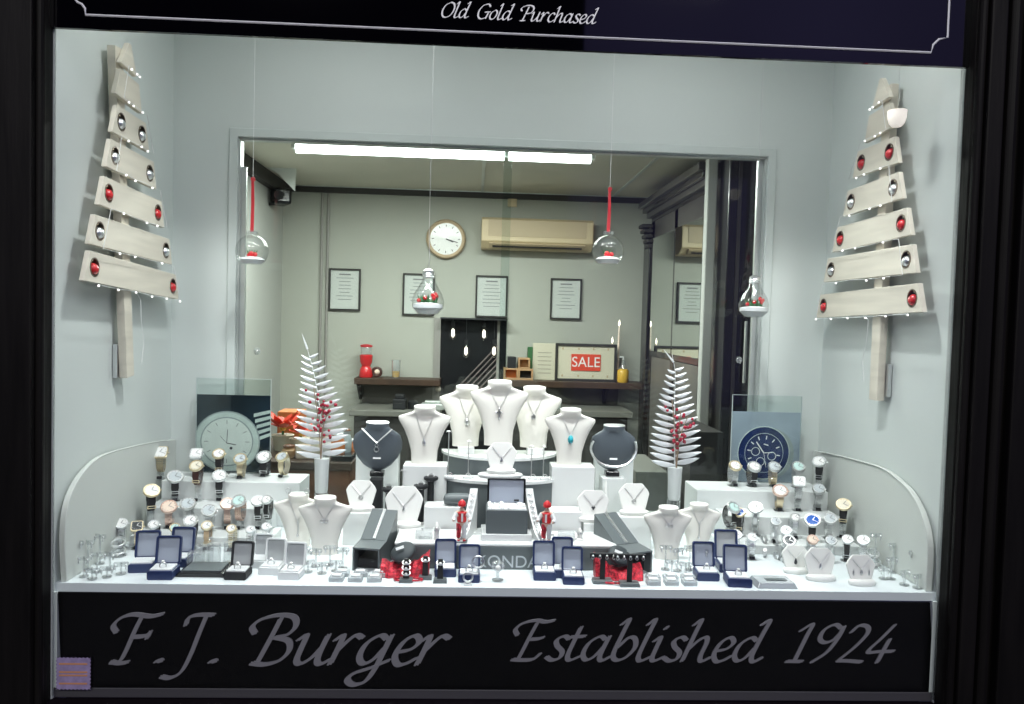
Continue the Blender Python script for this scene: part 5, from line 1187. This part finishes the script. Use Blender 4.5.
# ---------------------------------------------------------------- silver ferns in vases with berries
def fern(px, pyt, pyv, pyb, Y, bend, nm, seed):
    rnd = random.Random(seed); b = at(px, pyb, y=Y); v = at(px, pyv, y=Y); t = at(px-8*bend*0, pyt, y=Y); x0 = v.x
    zb = Z0; H = v.z-zb
    va = thing('glass_vase', 'tall clear glass vase filled white, holding the %s silver fern' % nm, 'vase', (x0, Y, zb))
    MB().lathe([(.0175, 0), (.0165, .004), (.0165, H*.4), (.019, H*.8), (.022, H)], 20).build('glass', 'bglass', va, smooth=True)
    MB().lathe([(.014, H*.52), (.0165, H*.56), (.0175, H*.80), (.0195, H*.985)], 20).build('white_filling', 'satin', va, smooth=True)
    rb = MB()
    for k in range(10): a_ = 2*PI*k/10; rb.tube([(.0168*math.cos(a_), .0168*math.sin(a_), .003), (.0168*math.cos(a_), .0168*math.sin(a_), H*.52)], .0010, 4)
    rb.build('ribbed_base', 'acry', va)
    fo = thing('silver_fern', 'silver artificial fern branch with pointed leaflets in the %s vase' % nm, 'artificial plant', (x0, Y, v.z-.01))
    L = t.z-(v.z-.01)
    spine = lambda u: Vector((-.050*u**2.2 if nm == 'left' else -.018*u+.010*u*u-.012*max(0, u-.85)*6, .0, L*u))
    MB().tube([spine(k/14) for k in range(15)], [.0020-.0014*k/14 for k in range(15)], 6).build('stem', 'leafs', fo, smooth=True)
    lv = MB(); N = 15
    for k in range(N):
        u = .05+.86*k/N; ln = (.074-.016*max(0, .25-u)/.25)*(1-max(0, u-.12)/.90)**.80+.004
        for s in (-1, 1):
            p = spine(u+.012*s); tip = Vector((s*ln, -.010+.01*rnd.random(), ln*(.16+.30*u)+rnd.uniform(-.002, .003)))
            wd = .0070*(1.1-.5*u); n_ = 7; R_ = []
            for i in range(n_+1):
                q = i/n_; c = p+tip*q+Vector((0, 0, -.003*math.sin(PI*q))); ww = wd*math.sin(PI*min(1, q*.9+.08))**.8*(1 if i < n_ else .05)
                R_.append([c+Vector((0, -.0012, ww)), c+Vector((0, 0, 0))+Vector((0, -.003, 0)), c+Vector((0, -.0012, -ww)), c+Vector((0, .0008, 0))])
            lv.loft(R_)
    tp = spine(.93); lv.lathe([(.0030, 0), (.0022, .02), (.0002, L*.07+.022)], 6, tp, RY(-.35*bend if nm == 'left' else -.7)); 
    lv.build('leaflets', 'leafs', fo, smooth=True)
    bs = thing('berry_sprig', 'sprig of dark red berries tucked into the %s silver fern' % nm, 'berry sprig', (x0, Y-.014, v.z-.012))
    twigs = [[(0, 0, 0), (-.006, -.004, L*.3), (-.020, -.006, L*.62)], [(0, 0, 0), (.006, -.006, L*.3), (.024, -.008, L*.48)], [(0, 0, 0), (.002, -.006, L*.3), (.004, -.008, L*.52)]]
    tw = MB(); [tw.tube(catmull(q, 4), .0012, 5) for q in twigs]; tw.build('twig', 'stem', bs, smooth=True)
    for k in range(38):
        q = catmull(rnd.choice(twigs), 4); c = q[rnd.randrange(3, len(q))]+Vector((rnd.uniform(-.024, .024), rnd.uniform(-.006, .002), rnd.uniform(-.016, .016)))
        MB().ball(c, rnd.uniform(.0034, .0052), 8, 6).build('berry', 'berry', bs, smooth=True)
fern(322, 341, 457, 500, .44, 1, 'left', 3)
fern(675, 354, 466, 505, .44, 1, 'right', 5)

# ================================================================== SHOP ROOM BEHIND
FY = 4.30
zc_, zf = at(460, 190, y=FY).z-.01, -.95
xL, xR = -1.50, 1.75
struct(MB().span((xL-.6, FY, zf), (xR+.4, FY+.06, zc_+.3)).build('wall_far', 'rwall'))
struct(MB().span((xL-.06, D+.1, zf), (xL, FY, zc_+.3)).build('wall_shop_left', 'rwall2'))
struct(MB().span((xR, D+.1, zf), (xR+.06, FY, zc_+.3)).build('wall_shop_right', 'rwall'))
struct(MB().span((xL-.6, D+.03, zf-.05), (xR+.4, FY+.06, zf)).build('floor_shop', 'rfloor'))
struct(MB().span((xL-.6, D+.03, zc_), (xR+.4, FY, zc_+.05)).build('ceiling_shop', 'rceil'))
struct(MB().span((xL-.6, D+.03, -.95), (xR+.4, D+.05, .0)).build('wall_under_opening', 'rdark'))
struct(MB().span((xL, FY-.03, zc_-.045), (xR, FY, zc_)).build('trim_10', 'rdark'))
struct(MB().span((xL, D+.1, zc_-.09), (xL+.05, FY-.03, zc_)).build('trim_11', 'rdark'))
struct(MB().span((xL, FY-.035, zc_-.006), (xR, FY-.03, zc_)).build('trim_12', 'alu'))
# ceiling seams
cs = MB()
for x in (-.05, .92): cs.span((x-.01, 1.0, zc_-.006), (x+.01, FY-.04, zc_))
struct(cs.build('trim_13', 'alu'))
# ceiling tube light (two tubes end to end on a batten)
pL, pJ, pR = at(295, 148, z=zc_-.07), at(507, 153, z=zc_-.07), at(593, 158, z=zc_-.07)
YT = (pL.y+pR.y)/2
tl = thing('ceiling_tube_light', 'long fluorescent tube light on the shop ceiling behind the glass', 'ceiling light', ((pL.x+pR.x)/2, YT, zc_))
hw_ = (pR.x-pL.x)/2; jx = pJ.x-(pL.x+pR.x)/2
MB().span((-hw_, -.04, -.035), (hw_, .04, -.001)).build('batten', 'alu', tl, bevel=.003)
for a_, b_ in ((-hw_+.01, jx-.012), (jx+.012, hw_-.01)): MB().cyl(((a_+b_)/2, 0, -.070), .028, b_-a_, 16, RY(PI/2)).build('tube', 'tube', tl, smooth=True)
for x in (-hw_, jx, hw_): MB().box((x, 0, -.055), (.020, .06, .045)).build('end_cap', 'alu', tl)
# white torn card hanging at the ceiling left
p = at(281, 172, y=3.6)
o = MB().prism([(-.12, .02), (-.06, .05), (-.02, .03), (.03, .06), (.10, .05), (.09, -.14), (-.02, -.03)], .006).build('ceiling_patch', 'paper')
o.location = (p.x, 3.6, p.z+.02); tag(o, 'ragged white patch of card hanging below the ceiling near the camera', 'card')
# security camera on left wall
p = at(281, 197, y=3.9)
o = thing('security_camera', 'black security camera on a triangular bracket, upper left of the shop', 'camera', (p.x, 3.9, p.z))
MB().box((0, 0, -.0), (.11, .16, .11), RZ(.5)).build('housing', 'blackg', o, bevel=.02); MB().cyl((.01, -.09, 0), .03, .03, 16, RX(PI/2)).build('lens', 'black', o)
q = at(246, 200, y=3.9); q0 = at(246, 178, y=3.9)
MB().tube([(0, 0, -.04), (xL-p.x+.0, 0, -.05)], .012, 6).build('bracket_arm', 'black', o); MB().tube([(-.02, 0, -.02), (xL-p.x, 0, .13)], .012, 6).build('bracket_strut', 'black', o)
# pipes on the far wall
for px, k in ((322.5, 'left'), (328.5, 'right')):
    a = at(px, 200, y=FY-.012); o = MB().cyl((a.x, FY-.012, (zc_-.05+zf)/2), .010, zc_-.05-zf, 10).build('wall_pipe', 'pipe', smooth=True)
    tag(o, 'thin grey pipe running down the far wall, %s of two' % k, 'pipe', 'pipes on the far wall')
# clock
p = at(446, 239, y=FY-.03); R0 = 19.5*(FY-CAM.y)/FPX
ck = thing('wall_clock', 'round wall clock with pale wooden rim and white face', 'clock', (p.x, FY, p.z))
MB().lathe([(R0*.9, 0), (R0, .01), (R0, .03), (R0*.93, .045), (R0*.80, .035)], 40, R=RX(PI/2)).build('rim', mat('pale_wood_rim', (.52, .40, .26), .45), ck, smooth=True)
MB().lathe([(R0*.80, .036), (.001, .037)], 40, R=RX(PI/2)).build('face', 'dialw', ck)
for nm, a_, l, wd in (('hour_hand', 1.95, .40, .008), ('minute_hand', 1.85, .62, .005)): MB().box((math.sin(a_)*R0*l/2, -.041, math.cos(a_)*R0*l/2), (wd, .002, R0*l), RY(a_)).build(nm, 'hand', ck)
nm = MB()
for k in range(12): a_ = k*PI/6; nm.box((math.sin(a_)*R0*.66, -.039, math.cos(a_)*R0*.66), (.005, .002, .016), RY(a_))
nm.build('hour_marks', 'hand', ck)
# air conditioner
a, b = at(482, 215, y=FY-.2), at(593, 251, y=FY-.2)
ac = thing('air_conditioner', 'long aged cream air conditioner high on the far wall', 'air conditioner', ((a.x+b.x)/2, FY, b.z)); w_ = b.x-a.x; h_ = a.z-b.z-.01
P = [(0, .04*0), (-.13, .0), (-.20, .05), (-.20, h_-.02), (-.17, h_), (0, h_)]
MB().prism(P, w_, (w_/2, 0, 0), RZ(PI/2)).build('body', 'beige', ac, bevel=.006)
MB().span((-w_*.44, -.203, h_*.38), (w_*.44, -.20, h_*.92)).build('intake_panel', 'beiged', ac, bevel=.003)
MB().box((0, -.175, h_*.10), (w_*.86, .012, .05), RX(.9)).build('outlet_louvre', 'beiged', ac, bevel=.002)
MB().box((0, -.185, h_*.06), (w_*.80, .006, .012), RX(.9)).build('dark_slot', 'rdark', ac)
o = MB().span((at(508, 190, y=FY).x, FY-.03, at(508, 207, y=FY).z), (at(517, 190, y=FY).x, FY, zc_-.045)).build('cable_cover', 'beige'); tag(o, 'short cream cable cover between ceiling and air conditioner', 'cable cover')
# framed certificates
def cert(px0, px1, py0, py1, lab):
    a, b = at(px0, py0, y=FY-.02), at(px1, py1, y=FY-.02); w_, h_ = b.x-a.x, a.z-b.z
    o = thing('framed_certificate', lab, 'picture frame', ((a.x+b.x)/2, FY, (a.z+b.z)/2), group='certificates on the far wall')
    MB().prism(rrect(0, 0, w_, h_, .003), .020, (0, -.022, 0), holes=[rrect(0, 0, w_-.026, h_-.026, .002)]).build('frame', 'rdark', o, bevel=.002)
    MB().prism([(-w_/2+.01, -h_/2+.01), (w_/2-.01, -h_/2+.01), (w_/2-.01, h_/2-.01), (-w_/2+.01, h_/2-.01)], .004, (0, -.010, 0)).build('paper', 'paper', o)
    t = MB(); z = h_*.36; rnd = random.Random(px0)
    t.box((0, -.0112, z), (w_*.36, .001, .010))
    for k in range(7): z -= h_*.085; l = w_*rnd.uniform(.25, .6); t.box((0, -.0112, z), (l, .001, .004))
    t.build('printed_lines', 'print_', o)
cert(329, 360, 268, 311, 'black framed certificate, leftmost on the far wall by the pipes')
cert(403, 434, 273, 316, 'black framed certificate below the clock, half behind the glass bulb')
cert(476, 507, 275, 318, 'black framed certificate directly above the dark doorway')
cert(551, 581, 278, 320, 'black framed certificate below right end of the air conditioner')
# doorway with dark stair hall; lamp reflections in it are built as bulbs
a, b = at(441, 318, y=FY-.02), at(504, 430, y=FY-.02)
dr = thing('door_1', 'dark doorway in the far wall with stair rails and lamp reflections built as bulbs', 'doorway', ((a.x+b.x)/2, FY, zf)); dr['kind'] = 'structure'
w_ = b.x-a.x; h_ = a.z-zf
MB().span((-w_/2, -.006, .02), (w_/2, -.001, h_)).build('dark_opening', 'blackg', dr)
f_ = MB(); f_.span((-w_/2-.05, -.02, 0), (-w_/2-.02, -.001, h_)); f_.span((-w_/2-.02, -.025, 0), (-w_/2+.0, -.001, h_)); f_.span((w_/2-.07, -.015, 0), (w_/2-.05, -.004, h_)); f_.build('door_frame', 'pipe', dr)
r_ = MB()
for k in range(7): r_.tube([(-w_*.42+.015*k, -.010, h_-.62-.03*k), (w_*.36, -.010, h_-.20-.045*k)], .0055, 5)
r_.tube([(w_*.12, -.015, h_-.5), (w_*.34, -.015, h_-.75)], .012, 5); r_.build('stair_rails', mat('dim_grey_brown', (.17, .13, .13), .6), dr)
DOORTOP = a.z
MB().box((0, -.07, h_+.0), (w_, .14, .012)).build('lintel_shelf', 'black', dr)
def pend(px, py, Y, lab, grp='lamp reflections built as bulbs behind the back glass', small=False):
    p = at(px, py, y=Y); o = thing('reflection_bulb', lab, 'lamp reflection', p, group=grp)
    MB().lathe([(.010, .055), (.014, .03), (.030, -.01), (.022, -.04), (.003, -.052)], 16).build('glass', 'bglass', o, smooth=True)
    MB().lathe([(.002, -.030), (.009, -.022), (.009, .022), (.002, .030)], 10).build('filament', 'filament', o, smooth=True)
    MB().cyl((0, 0, .068), .013, .03, 10).build('holder', 'black', o)
    MB().tube([(0, 0, .08), (0, 0, DOORTOP-.001-p.z)], .0022, 5).build('cord', 'pipe' if small else 'black', o)
for px, py, lab in ((453, 333, 'upper left'), (484, 334, 'upper right'), (466, 351, 'lower left'), (494, 351, 'lower right')): pend(px, py, FY-.07, 'lamp reflection built as a filament bulb in the dark doorway, '+lab)
# ---- shelves
def shelf(px0, px1, py, lab, d=.22, brk=()):
    a, b = at(px0, py, y=FY-d), at(px1, py, y=FY-d); z = (a.z+b.z)/2
    o = thing('storage_shelf', lab, 'shelf', ((a.x+b.x)/2, FY, z)); w_ = b.x-a.x
    MB().span((-w_/2, -d, -.045), (w_/2, 0, 0)).build('board', 'woodd', o, bevel=.003)
    for q in brk:
        x = at(q, py, y=FY-d).x-(a.x+b.x)/2
        k = MB(); k.span((x-.010, -.045, -.17), (x+.010, -.015, -.045)); k.tube([(x, -.032, -.165), (x, -d*.8, -.05)], .010, 6); k.build('bracket', 'rdark', o)
    return z
zs1 = shelf(354, 440, 379, 'short dark wooden shelf left of the doorway', brk=(357,))
zs2 = shelf(505, 644, 382, 'long dark wooden shelf right of the doorway', brk=(609,))
SY = FY-.12
def onshelf(px, z): return at(px, 380, y=SY).x
# gumball machine
x = at(366, 370, y=SY).x
o = thing('red_dispenser', 'red sweet dispenser jar on the left end of the short shelf', 'dispenser', (x, SY, zs1))
MB().lathe([(.045, 0), (.050, .01), (.042, .06), (.030, .08), (.044, .11), (.048, .16), (.040, .165)], 20).build('red_body', 'red', o, smooth=True)
MB().lathe([(.038, .165), (.040, .175), (.040, .215), (.036, .22)], 20).build('clear_top', 'acry', o, smooth=True); MB().lathe([(.044, .22), (.044, .232), (.01, .24)], 20).build('lid', 'redr', o, smooth=True)
x = at(377, 372, y=SY).x
o = thing('small_wreath', 'small round patterned ornament beside the red dispenser', 'ornament', (x, SY, zs1))
MB().torus((0, 0, .040), .030, .010, 20, 8, RX(PI/2)).build('ring', 'lbrown', o, smooth=True); MB().ball((0, .002, .040), .022, 10, 8).build('pale_centre', 'dialr', o, smooth=True)
x = at(396, 368, y=SY).x
o = thing('drinking_glass', 'clear glass with yellow contents on the short shelf', 'glass', (x, SY, zs1))
MB().lathe([(.028, 0), (.034, .13), (.032, .13), (.026, .004)], 18).build('tumbler', 'acry', o, smooth=True); MB().lathe([(.026, .005), (.029, .05)], 18).build('yellow_contents', 'yellow', o, smooth=True)
# boxes right
def sbox(px0, px1, py0, py1, m, lab, name='storage_box', cat='box', front=None, zb=None, Y=None, dp=.12):
    Y = Y or SY-.04; a, b = at(px0, py0, y=Y), at(px1, py1, y=Y); zb = zs2 if zb is None else zb
    o = thing(name, lab, cat, ((a.x+b.x)/2, Y, zb)); w_ = b.x-a.x; h_ = a.z-zb
    if front:
        MB().prism([(-w_/2, 0), (w_/2, 0), (w_/2, h_), (-w_/2, h_)], dp, (0, 0, 0), holes=[[(-w_/2+.012, .012), (w_/2-.012, .012), (w_/2-.012, h_-.012), (-w_/2+.012, h_-.012)]]).build('carcass', m, o, bevel=.002)
        MB().span((-w_/2+.012, dp*.5, .012), (w_/2-.012, dp*.6, h_-.012)).build('back_panel', front, o)
    else:
        MB().span((-w_/2, 0, 0), (w_/2, dp, h_)).build('body', m, o, bevel=.002)
    return o, a.z
o, zt = sbox(504, 518, 368, 382, 'woodl', 'open oak box with orange inside, lower left of the cubes on the long shelf', front='orange')
o, zt2 = sbox(518.5, 533, 369, 382, 'woodl', 'open oak box with dark inside, lower right of the cubes on the long shelf', front='black')
sbox(518.5, 530, 358, 368, 'woodl', 'small oak box stacked above the dark-inside cube', zb=zt2, front='woodl')
o, _ = sbox(508, 516, 357, 367, 'black', 'black box standing on the orange-inside cube', zb=zt)
o, _ = sbox(528, 532, 347, 381, 'green', 'narrow green bottle-shaped carton between oak boxes and cream board', name='green_carton', Y=SY+.03, dp=.05)
o, _ = sbox(533, 556, 343, 382, 'cream', 'cream calendar board leaning on the long shelf', name='calendar_board', cat='board', Y=SY+.04, dp=.02)
t = MB(); [t.box((0, -.001, .05+.03*k), (.10, .001, .004)) for k in range(6)]; t.build('printed_lines', 'print_', o)
a, b = at(556, 343, y=SY-.02), at(616, 382, y=SY-.02)
fr_ = thing('sale_frame', 'dark framed cream board with a red SALE sign on the long shelf', 'sign', ((a.x+b.x)/2, SY-.02, zs2)); w_ = b.x-a.x; h_ = a.z-zs2
MB().prism([(-w_/2, 0), (w_/2, 0), (w_/2, h_), (-w_/2, h_)], .03, holes=[[(-w_/2+.018, .018), (w_/2-.018, .018), (w_/2-.018, h_-.018), (-w_/2+.018, h_-.018)]]).build('frame', 'rdark', fr_, bevel=.002)
MB().span((-w_/2+.01, .012, .01), (w_/2-.01, .02, h_-.01)).build('cream_board', 'cream', fr_)
MB().span((-w_*.24, .006, h_*.28), (w_*.24, .011, h_*.72)).build('red_card', 'salered', fr_)
text('SALE', .105, fr_, (0, .005, h_*.50), 'dialw', rot=(PI/2, 0, 0), ext=.0005, sx=.95)
d_ = MB(); [d_.box((w_*q, .011, h_*z), (.012, .002, .016)) for q in (-.38, -.12, .12, .36) for z in (.14, .86)]; d_.build('small_marks', 'beiged', fr_)
x = at(623, 372, y=SY-.03).x
o = thing('soap_bottle', 'clear pump bottle of yellow liquid at the right end of the long shelf', 'bottle', (x, SY-.03, zs2))
MB().lathe([(.038, 0), (.042, .01), (.042, .085), (.03, .10)], 18).build('yellow_body', 'yellow', o, smooth=True); MB().lathe([(.03, .10), (.018, .125), (.012, .15), (.012, .165)], 14).build('clear_neck', 'acry', o, smooth=True); MB().tube([(0, 0, .165), (0, 0, .185), (-.03, 0, .185)], .006, 6).build('pump', 'acryw', o)
for px, ptop, nm in ((619.5, 320, 'taller'), (612.5, 337, 'shorter')):  # pale reflection streaks, built as lit candles
    p = at(px, ptop, y=SY+.04); o = thing('reflection_taper', 'pale pink reflection streak built as a slim candle on the long shelf, %s of two' % nm, 'candle', (p.x, SY+.04, zs2)); H = p.z-zs2
    MB().lathe([(.011, 0), (.009, .01), (.007, H-.05), (.004, H-.045)], 10).build('wax', 'dialr', o, smooth=True); MB().lathe([(.001, H-.045), (.006, H-.03), (.001, H)], 8).build('flame', 'filament', o, smooth=True); MB().lathe([(.022, 0), (.024, .008), (.012, .012)], 12).build('holder', 'alu', o)
# back counter below shelves
def counter(px0, px1, pyt, y0, lab):
    a, b = at(px0, pyt, y=y0), at(px1, pyt, y=y0); z = (a.z+b.z)/2
    o = thing('back_counter', lab, 'counter', ((a.x+b.x)/2, FY, zf)); w_ = b.x-a.x
    MB().span((-w_/2, y0-FY, z-zf-.04), (w_/2, -.013, z-zf)).build('worktop', 'worktop', o, bevel=.004)
    MB().span((-w_/2+.03, y0-FY+.03, 0), (w_/2-.03, -.013, z-zf-.04)).build('cabinet', 'rdark', o)
    MB().span((-w_/2+.02, -.012, z-zf), (w_/2-.02, -.003, z-zf+.13)).build('splashback', 'tile', o)
    return z, o
zk, _ = counter(349, 440, 411, 3.8, 'grey-topped counter below the short shelf'); zk2, _ = counter(506, 633, 411, 3.8, 'grey-topped counter below the long shelf')
for px, m, lab, w_, h_ in ((400, 'black', 'small black machine standing on the left counter', .09, .10), (413, 'black', 'round black tin on the left counter', .07, .06), (433, 'alu', 'flat grey case on the left counter beside the doorway', .16, .06), (545, 'alu', 'flat grey printer on the right counter', .22, .08)):
    p = at(px, 400, y=3.95); o = thing('counter_item', lab, 'machine' if 'machine' in lab or 'printer' in lab else 'case', (p.x, 3.95, .001+(zk if px < 450 else zk2)))
    o.name = {400: 'desk_machine', 413: 'round_tin', 433: 'grey_case', 545: 'grey_printer'}[px]
    if px == 413: MB().lathe([(.035, 0), (.038, .01), (.036, .05), (.02, .06)], 16).build('tin', m, o, smooth=True)
    else: MB().span((-w_/2, -.06, 0), (w_/2, .06, h_*.7)).build('body', m, o, bevel=.006); MB().box((0, 0, h_*.85), (w_*.7, .08, h_*.3)).build('top_cover', m, o, bevel=.005)
p = at(437, 391, y=4.1); tag(MB().ball((p.x, FY-.03, p.z), .022, 12, 8).build('wall_socket_lamp', 'dialc', smooth=True), 'small round pale knob on the wall beside the doorway', 'knob')
# ---- tall dark mirrored cabinet along the right
CX = 1.135
zt_ = 1.40
cb = thing('mirrored_cabinet', 'tall black wooden cabinet with mirrored doors along the right of the shop', 'cabinet', (CX, 2.5, zf))
H_ = zt_-zf
def cspan(x0, y0, z0, x1, y1, z1): return MB().span((x0-CX, y0-2.5, z0-zf), (x1-CX, y1-2.5, z1-zf))
cspan(CX+.02, 2.52, zf, xR-.02, FY-.06, zt_-.12).build('carcass', 'cab', cb)
for y0, y1 in ((2.52, 2.64), (3.18, 3.26), (3.80, 3.92)): cspan(CX, y0, zf, CX+.03, y1, zt_-.12).build('stile', 'cab', cb, bevel=.004)
cspan(CX, 2.52, zt_-.24, CX+.03, FY-.38, zt_-.12).build('top_rail', 'cabl', cb, bevel=.004)
ZM = at(682, 356, x=CX, y=None).z
for y0, y1 in ((2.64, 3.18), (3.26, 3.80)):
    cspan(CX+.004, y0, zf+.1, CX+.02, y1, ZM-.04).build('lower_panel', 'tile', cb, bevel=.004); cspan(CX, y0, ZM-.04, CX+.02, y1, ZM).build('mid_rail', 'cab', cb, bevel=.004)  # solid panel added over the lower mirror in place of its reflection
    MB().box((0, 0, ((zt_-.24-zf)+(ZM-zf))/2), (.006, y1-y0, zt_-.24-ZM), RZ(.045)).build('mirror_door', 'mirror', cb).location = (.004, (y0+y1)/2-2.5, 0)
for k, (dx, z0, z1, m) in enumerate(((0, -.12, -.09, 'cab'), (.03, -.09, -.055, 'cabl'), (.055, -.055, -.02, 'cab'), (.08, -.02, .02, 'cabl'))): cspan(CX-dx, 2.50-dx*.3, zt_+z0, xR-.02, FY-.38+dx, zt_+z1).build('cornice_moulding', m, cb, bevel=.004)
co = MB()
for k in range(5): co.span((-.075+.012*k, FY-.38-2.5-.05, H_-.16-.035*k), (.03, FY-.30-2.5, H_-.135-.035*k))
co.build('carved_capital', 'rdark', cb, bevel=.006)
cspan(CX-.015, FY-.40, zf, CX+.06, FY-.30, zt_-.15).build('corner_post', 'cab', cb, bevel=.006)
# pale post and dark end panel nearer the glass
o = MB().span((at(704.5, 250, y=2.36).x, 2.34, zf), (at(714, 250, y=2.36).x, 2.40, zc_-.002)).build('pale_post', 'rwall2', bevel=.006); tag(o, 'pale upright post at the near end of the mirrored cabinet', 'post')
ex = at(715, 250, y=2.36).x
ep = thing('dark_display_case', 'black glossy upright case beside the pale post, right of the shop', 'cabinet', (ex+.01, 2.2, zf))
MB().span((0, 0, 0), (.50, .27, zc_-zf-.01)).build('body', 'cab', ep, bevel=.006); MB().span((.045, -.012, .1), (.06, 0, zc_-zf-.1)).build('door_edge', 'cabl', ep); MB().span((.17, -.014, .3), (.40, 0, zc_-zf-.22)).build('door_panel', 'blackg', ep, bevel=.006)
MB().tube([(.10, -.03, 1.25), (.10, -.03, 1.55)], .008, 6).build('handle', 'steel', ep)
# ---- near brown counter with clutter
a, b = at(250, 461, y=1.25), at(352, 463, y=1.25); zd = a.z
ct = thing('brown_counter', 'brown wooden shop counter behind the left silver fern', 'counter', ((a.x+b.x)/2-.05, 1.25, zf)); w_ = b.x-a.x+.1
MB().span((-w_/2, 0, zd-zf-.03), (w_/2, .55, zd-zf)).build('counter_top', 'woodd', ct, bevel=.004); MB().span((-w_/2+.01, .012, 0), (w_/2-.01, .54, zd-zf-.03)).build('front_panel', 'wood', ct)
a2 = at(655, 470, y=1.3); blk('grey_cabinet', at(636, 468, y=1.3).x, at(668, 468, y=1.3).x, 1.3, 1.7, zf, at(650, 472, y=1.3).z, 'worktop', 'low grey cabinet behind the right silver fern', 'cabinet')
blk('dark_cabinet', at(690, 468, y=1.35).x, at(722, 468, y=1.35).x, 1.35, 1.7, zf, at(700, 432, y=1.35).z, 'rdark', 'dark cabinet behind the right fern and blue poster', 'cabinet')
def poin(px, py, Y, m, r, n, lab, name='poinsettia'):
    p = at(px, py, y=Y); o = thing(name, lab, 'flower', (p.x, Y, zd)); H = p.z-zd; lv = MB()
    for k in range(n):
        a_ = 2*PI*k/n+.3*(k % 2); e = .35+.25*(k % 3); d = Vector((math.cos(a_)*math.cos(e), math.sin(a_)*math.cos(e), math.sin(e)))
        s_ = d.cross(Vector((0, 0, 1))).normalized(); c = Vector((0, 0, H)); L_ = r*(1 if k % 2 else .75)
        lv.loft([[c+d*L_*t_+s_*w__, c+d*L_*t_+Vector((0, 0, .004)), c+d*L_*t_-s_*w__, c+d*L_*t_-Vector((0, 0, .002))] for t_, w__ in ((.05, .004), (.35, r*.20), (.65, r*.22), (1, .001))])
    lv.build('petals', m, o, smooth=True)
    MB().ball((0, 0, H), r*.14, 8, 6).build('centre', 'yellow', o); MB().tube([(0, 0, .05), (0, 0, H)], .005, 5).build('stem', 'green', o)
    MB().lathe([(.03, 0), (.042, .055), (.045, .06)], 14).build('pot', 'orange' if m == 'red' else 'cream', o, smooth=True)
poin(283, 428, 1.5, 'salered', .095, 12, 'bright red poinsettia in a pot on the brown counter')
poin(301, 434, 1.42, 'salered', .070, 10, 'smaller red poinsettia behind the silver fern leaves')
blk('orange_box', at(277, 440, y=1.62).x, at(300, 440, y=1.62).x, 1.62, 1.74, zd, at(288, 412, y=1.62).z, 'orange', 'orange card box behind the red poinsettia', 'box')
rnd = random.Random(11)
for k, (px, py, m, lab, nm) in enumerate([(304, 450, 'dialr', 'pale blush money box with a dark knob on the brown counter', 'money_box'), (315, 440, 'dialc', 'cream china cup on the brown counter', 'china_cup'), (327, 444, 'snow', 'white cotton ball pile beside the fern stem', 'white_pot'), (338, 440, 'orange', 'orange jar right of the fern stem', 'orange_jar'), (345, 436, 'dials', 'silver-grey jar at the right end of the brown counter', 'silver_jar'), (350, 446, 'orange', 'tall orange jar nearest the left grey bust', 'tall_jar'), (289, 452, 'woodl', 'wooden bowl under the poinsettia', 'wooden_bowl')]):
    Y = 1.33+.03*(k % 3); p = at(px, py, y=Y); o = thing(nm, lab, 'jar' if 'jar' in nm else nm.split('_')[1], (p.x, Y, zd)); h = max(.03, p.z-zd+.02)
    if nm == 'money_box': MB().box((0, 0, h/2), (.055, .05, h)).build('body', m, o, bevel=.006); MB().ball((.0, -.028, h*.5), .007, 8, 6).build('knob', 'hand', o)
    else:
        MB().lathe([(.018, 0), (.026, h*.3), (.026, h*.7), (.018, h*.88), (.022, h)], 16).build('body', m, o, smooth=True); MB().lathe([(.022, h), (.02, h+.006), (.004, h+.010)], 16).build('lid', 'dialw' if k % 2 else 'wood', o, smooth=True)
o = MB().span((at(331, 458, y=1.27).x, 1.27, zd), (at(352, 458, y=1.27).x, 1.40, zd+.022)).build('black_tray', 'blackg', bevel=.003); tag(o, 'flat black tray at right end of the brown counter', 'tray')
for o in list(bpy.data.objects):
    if o.get('label') == '': del o['label']
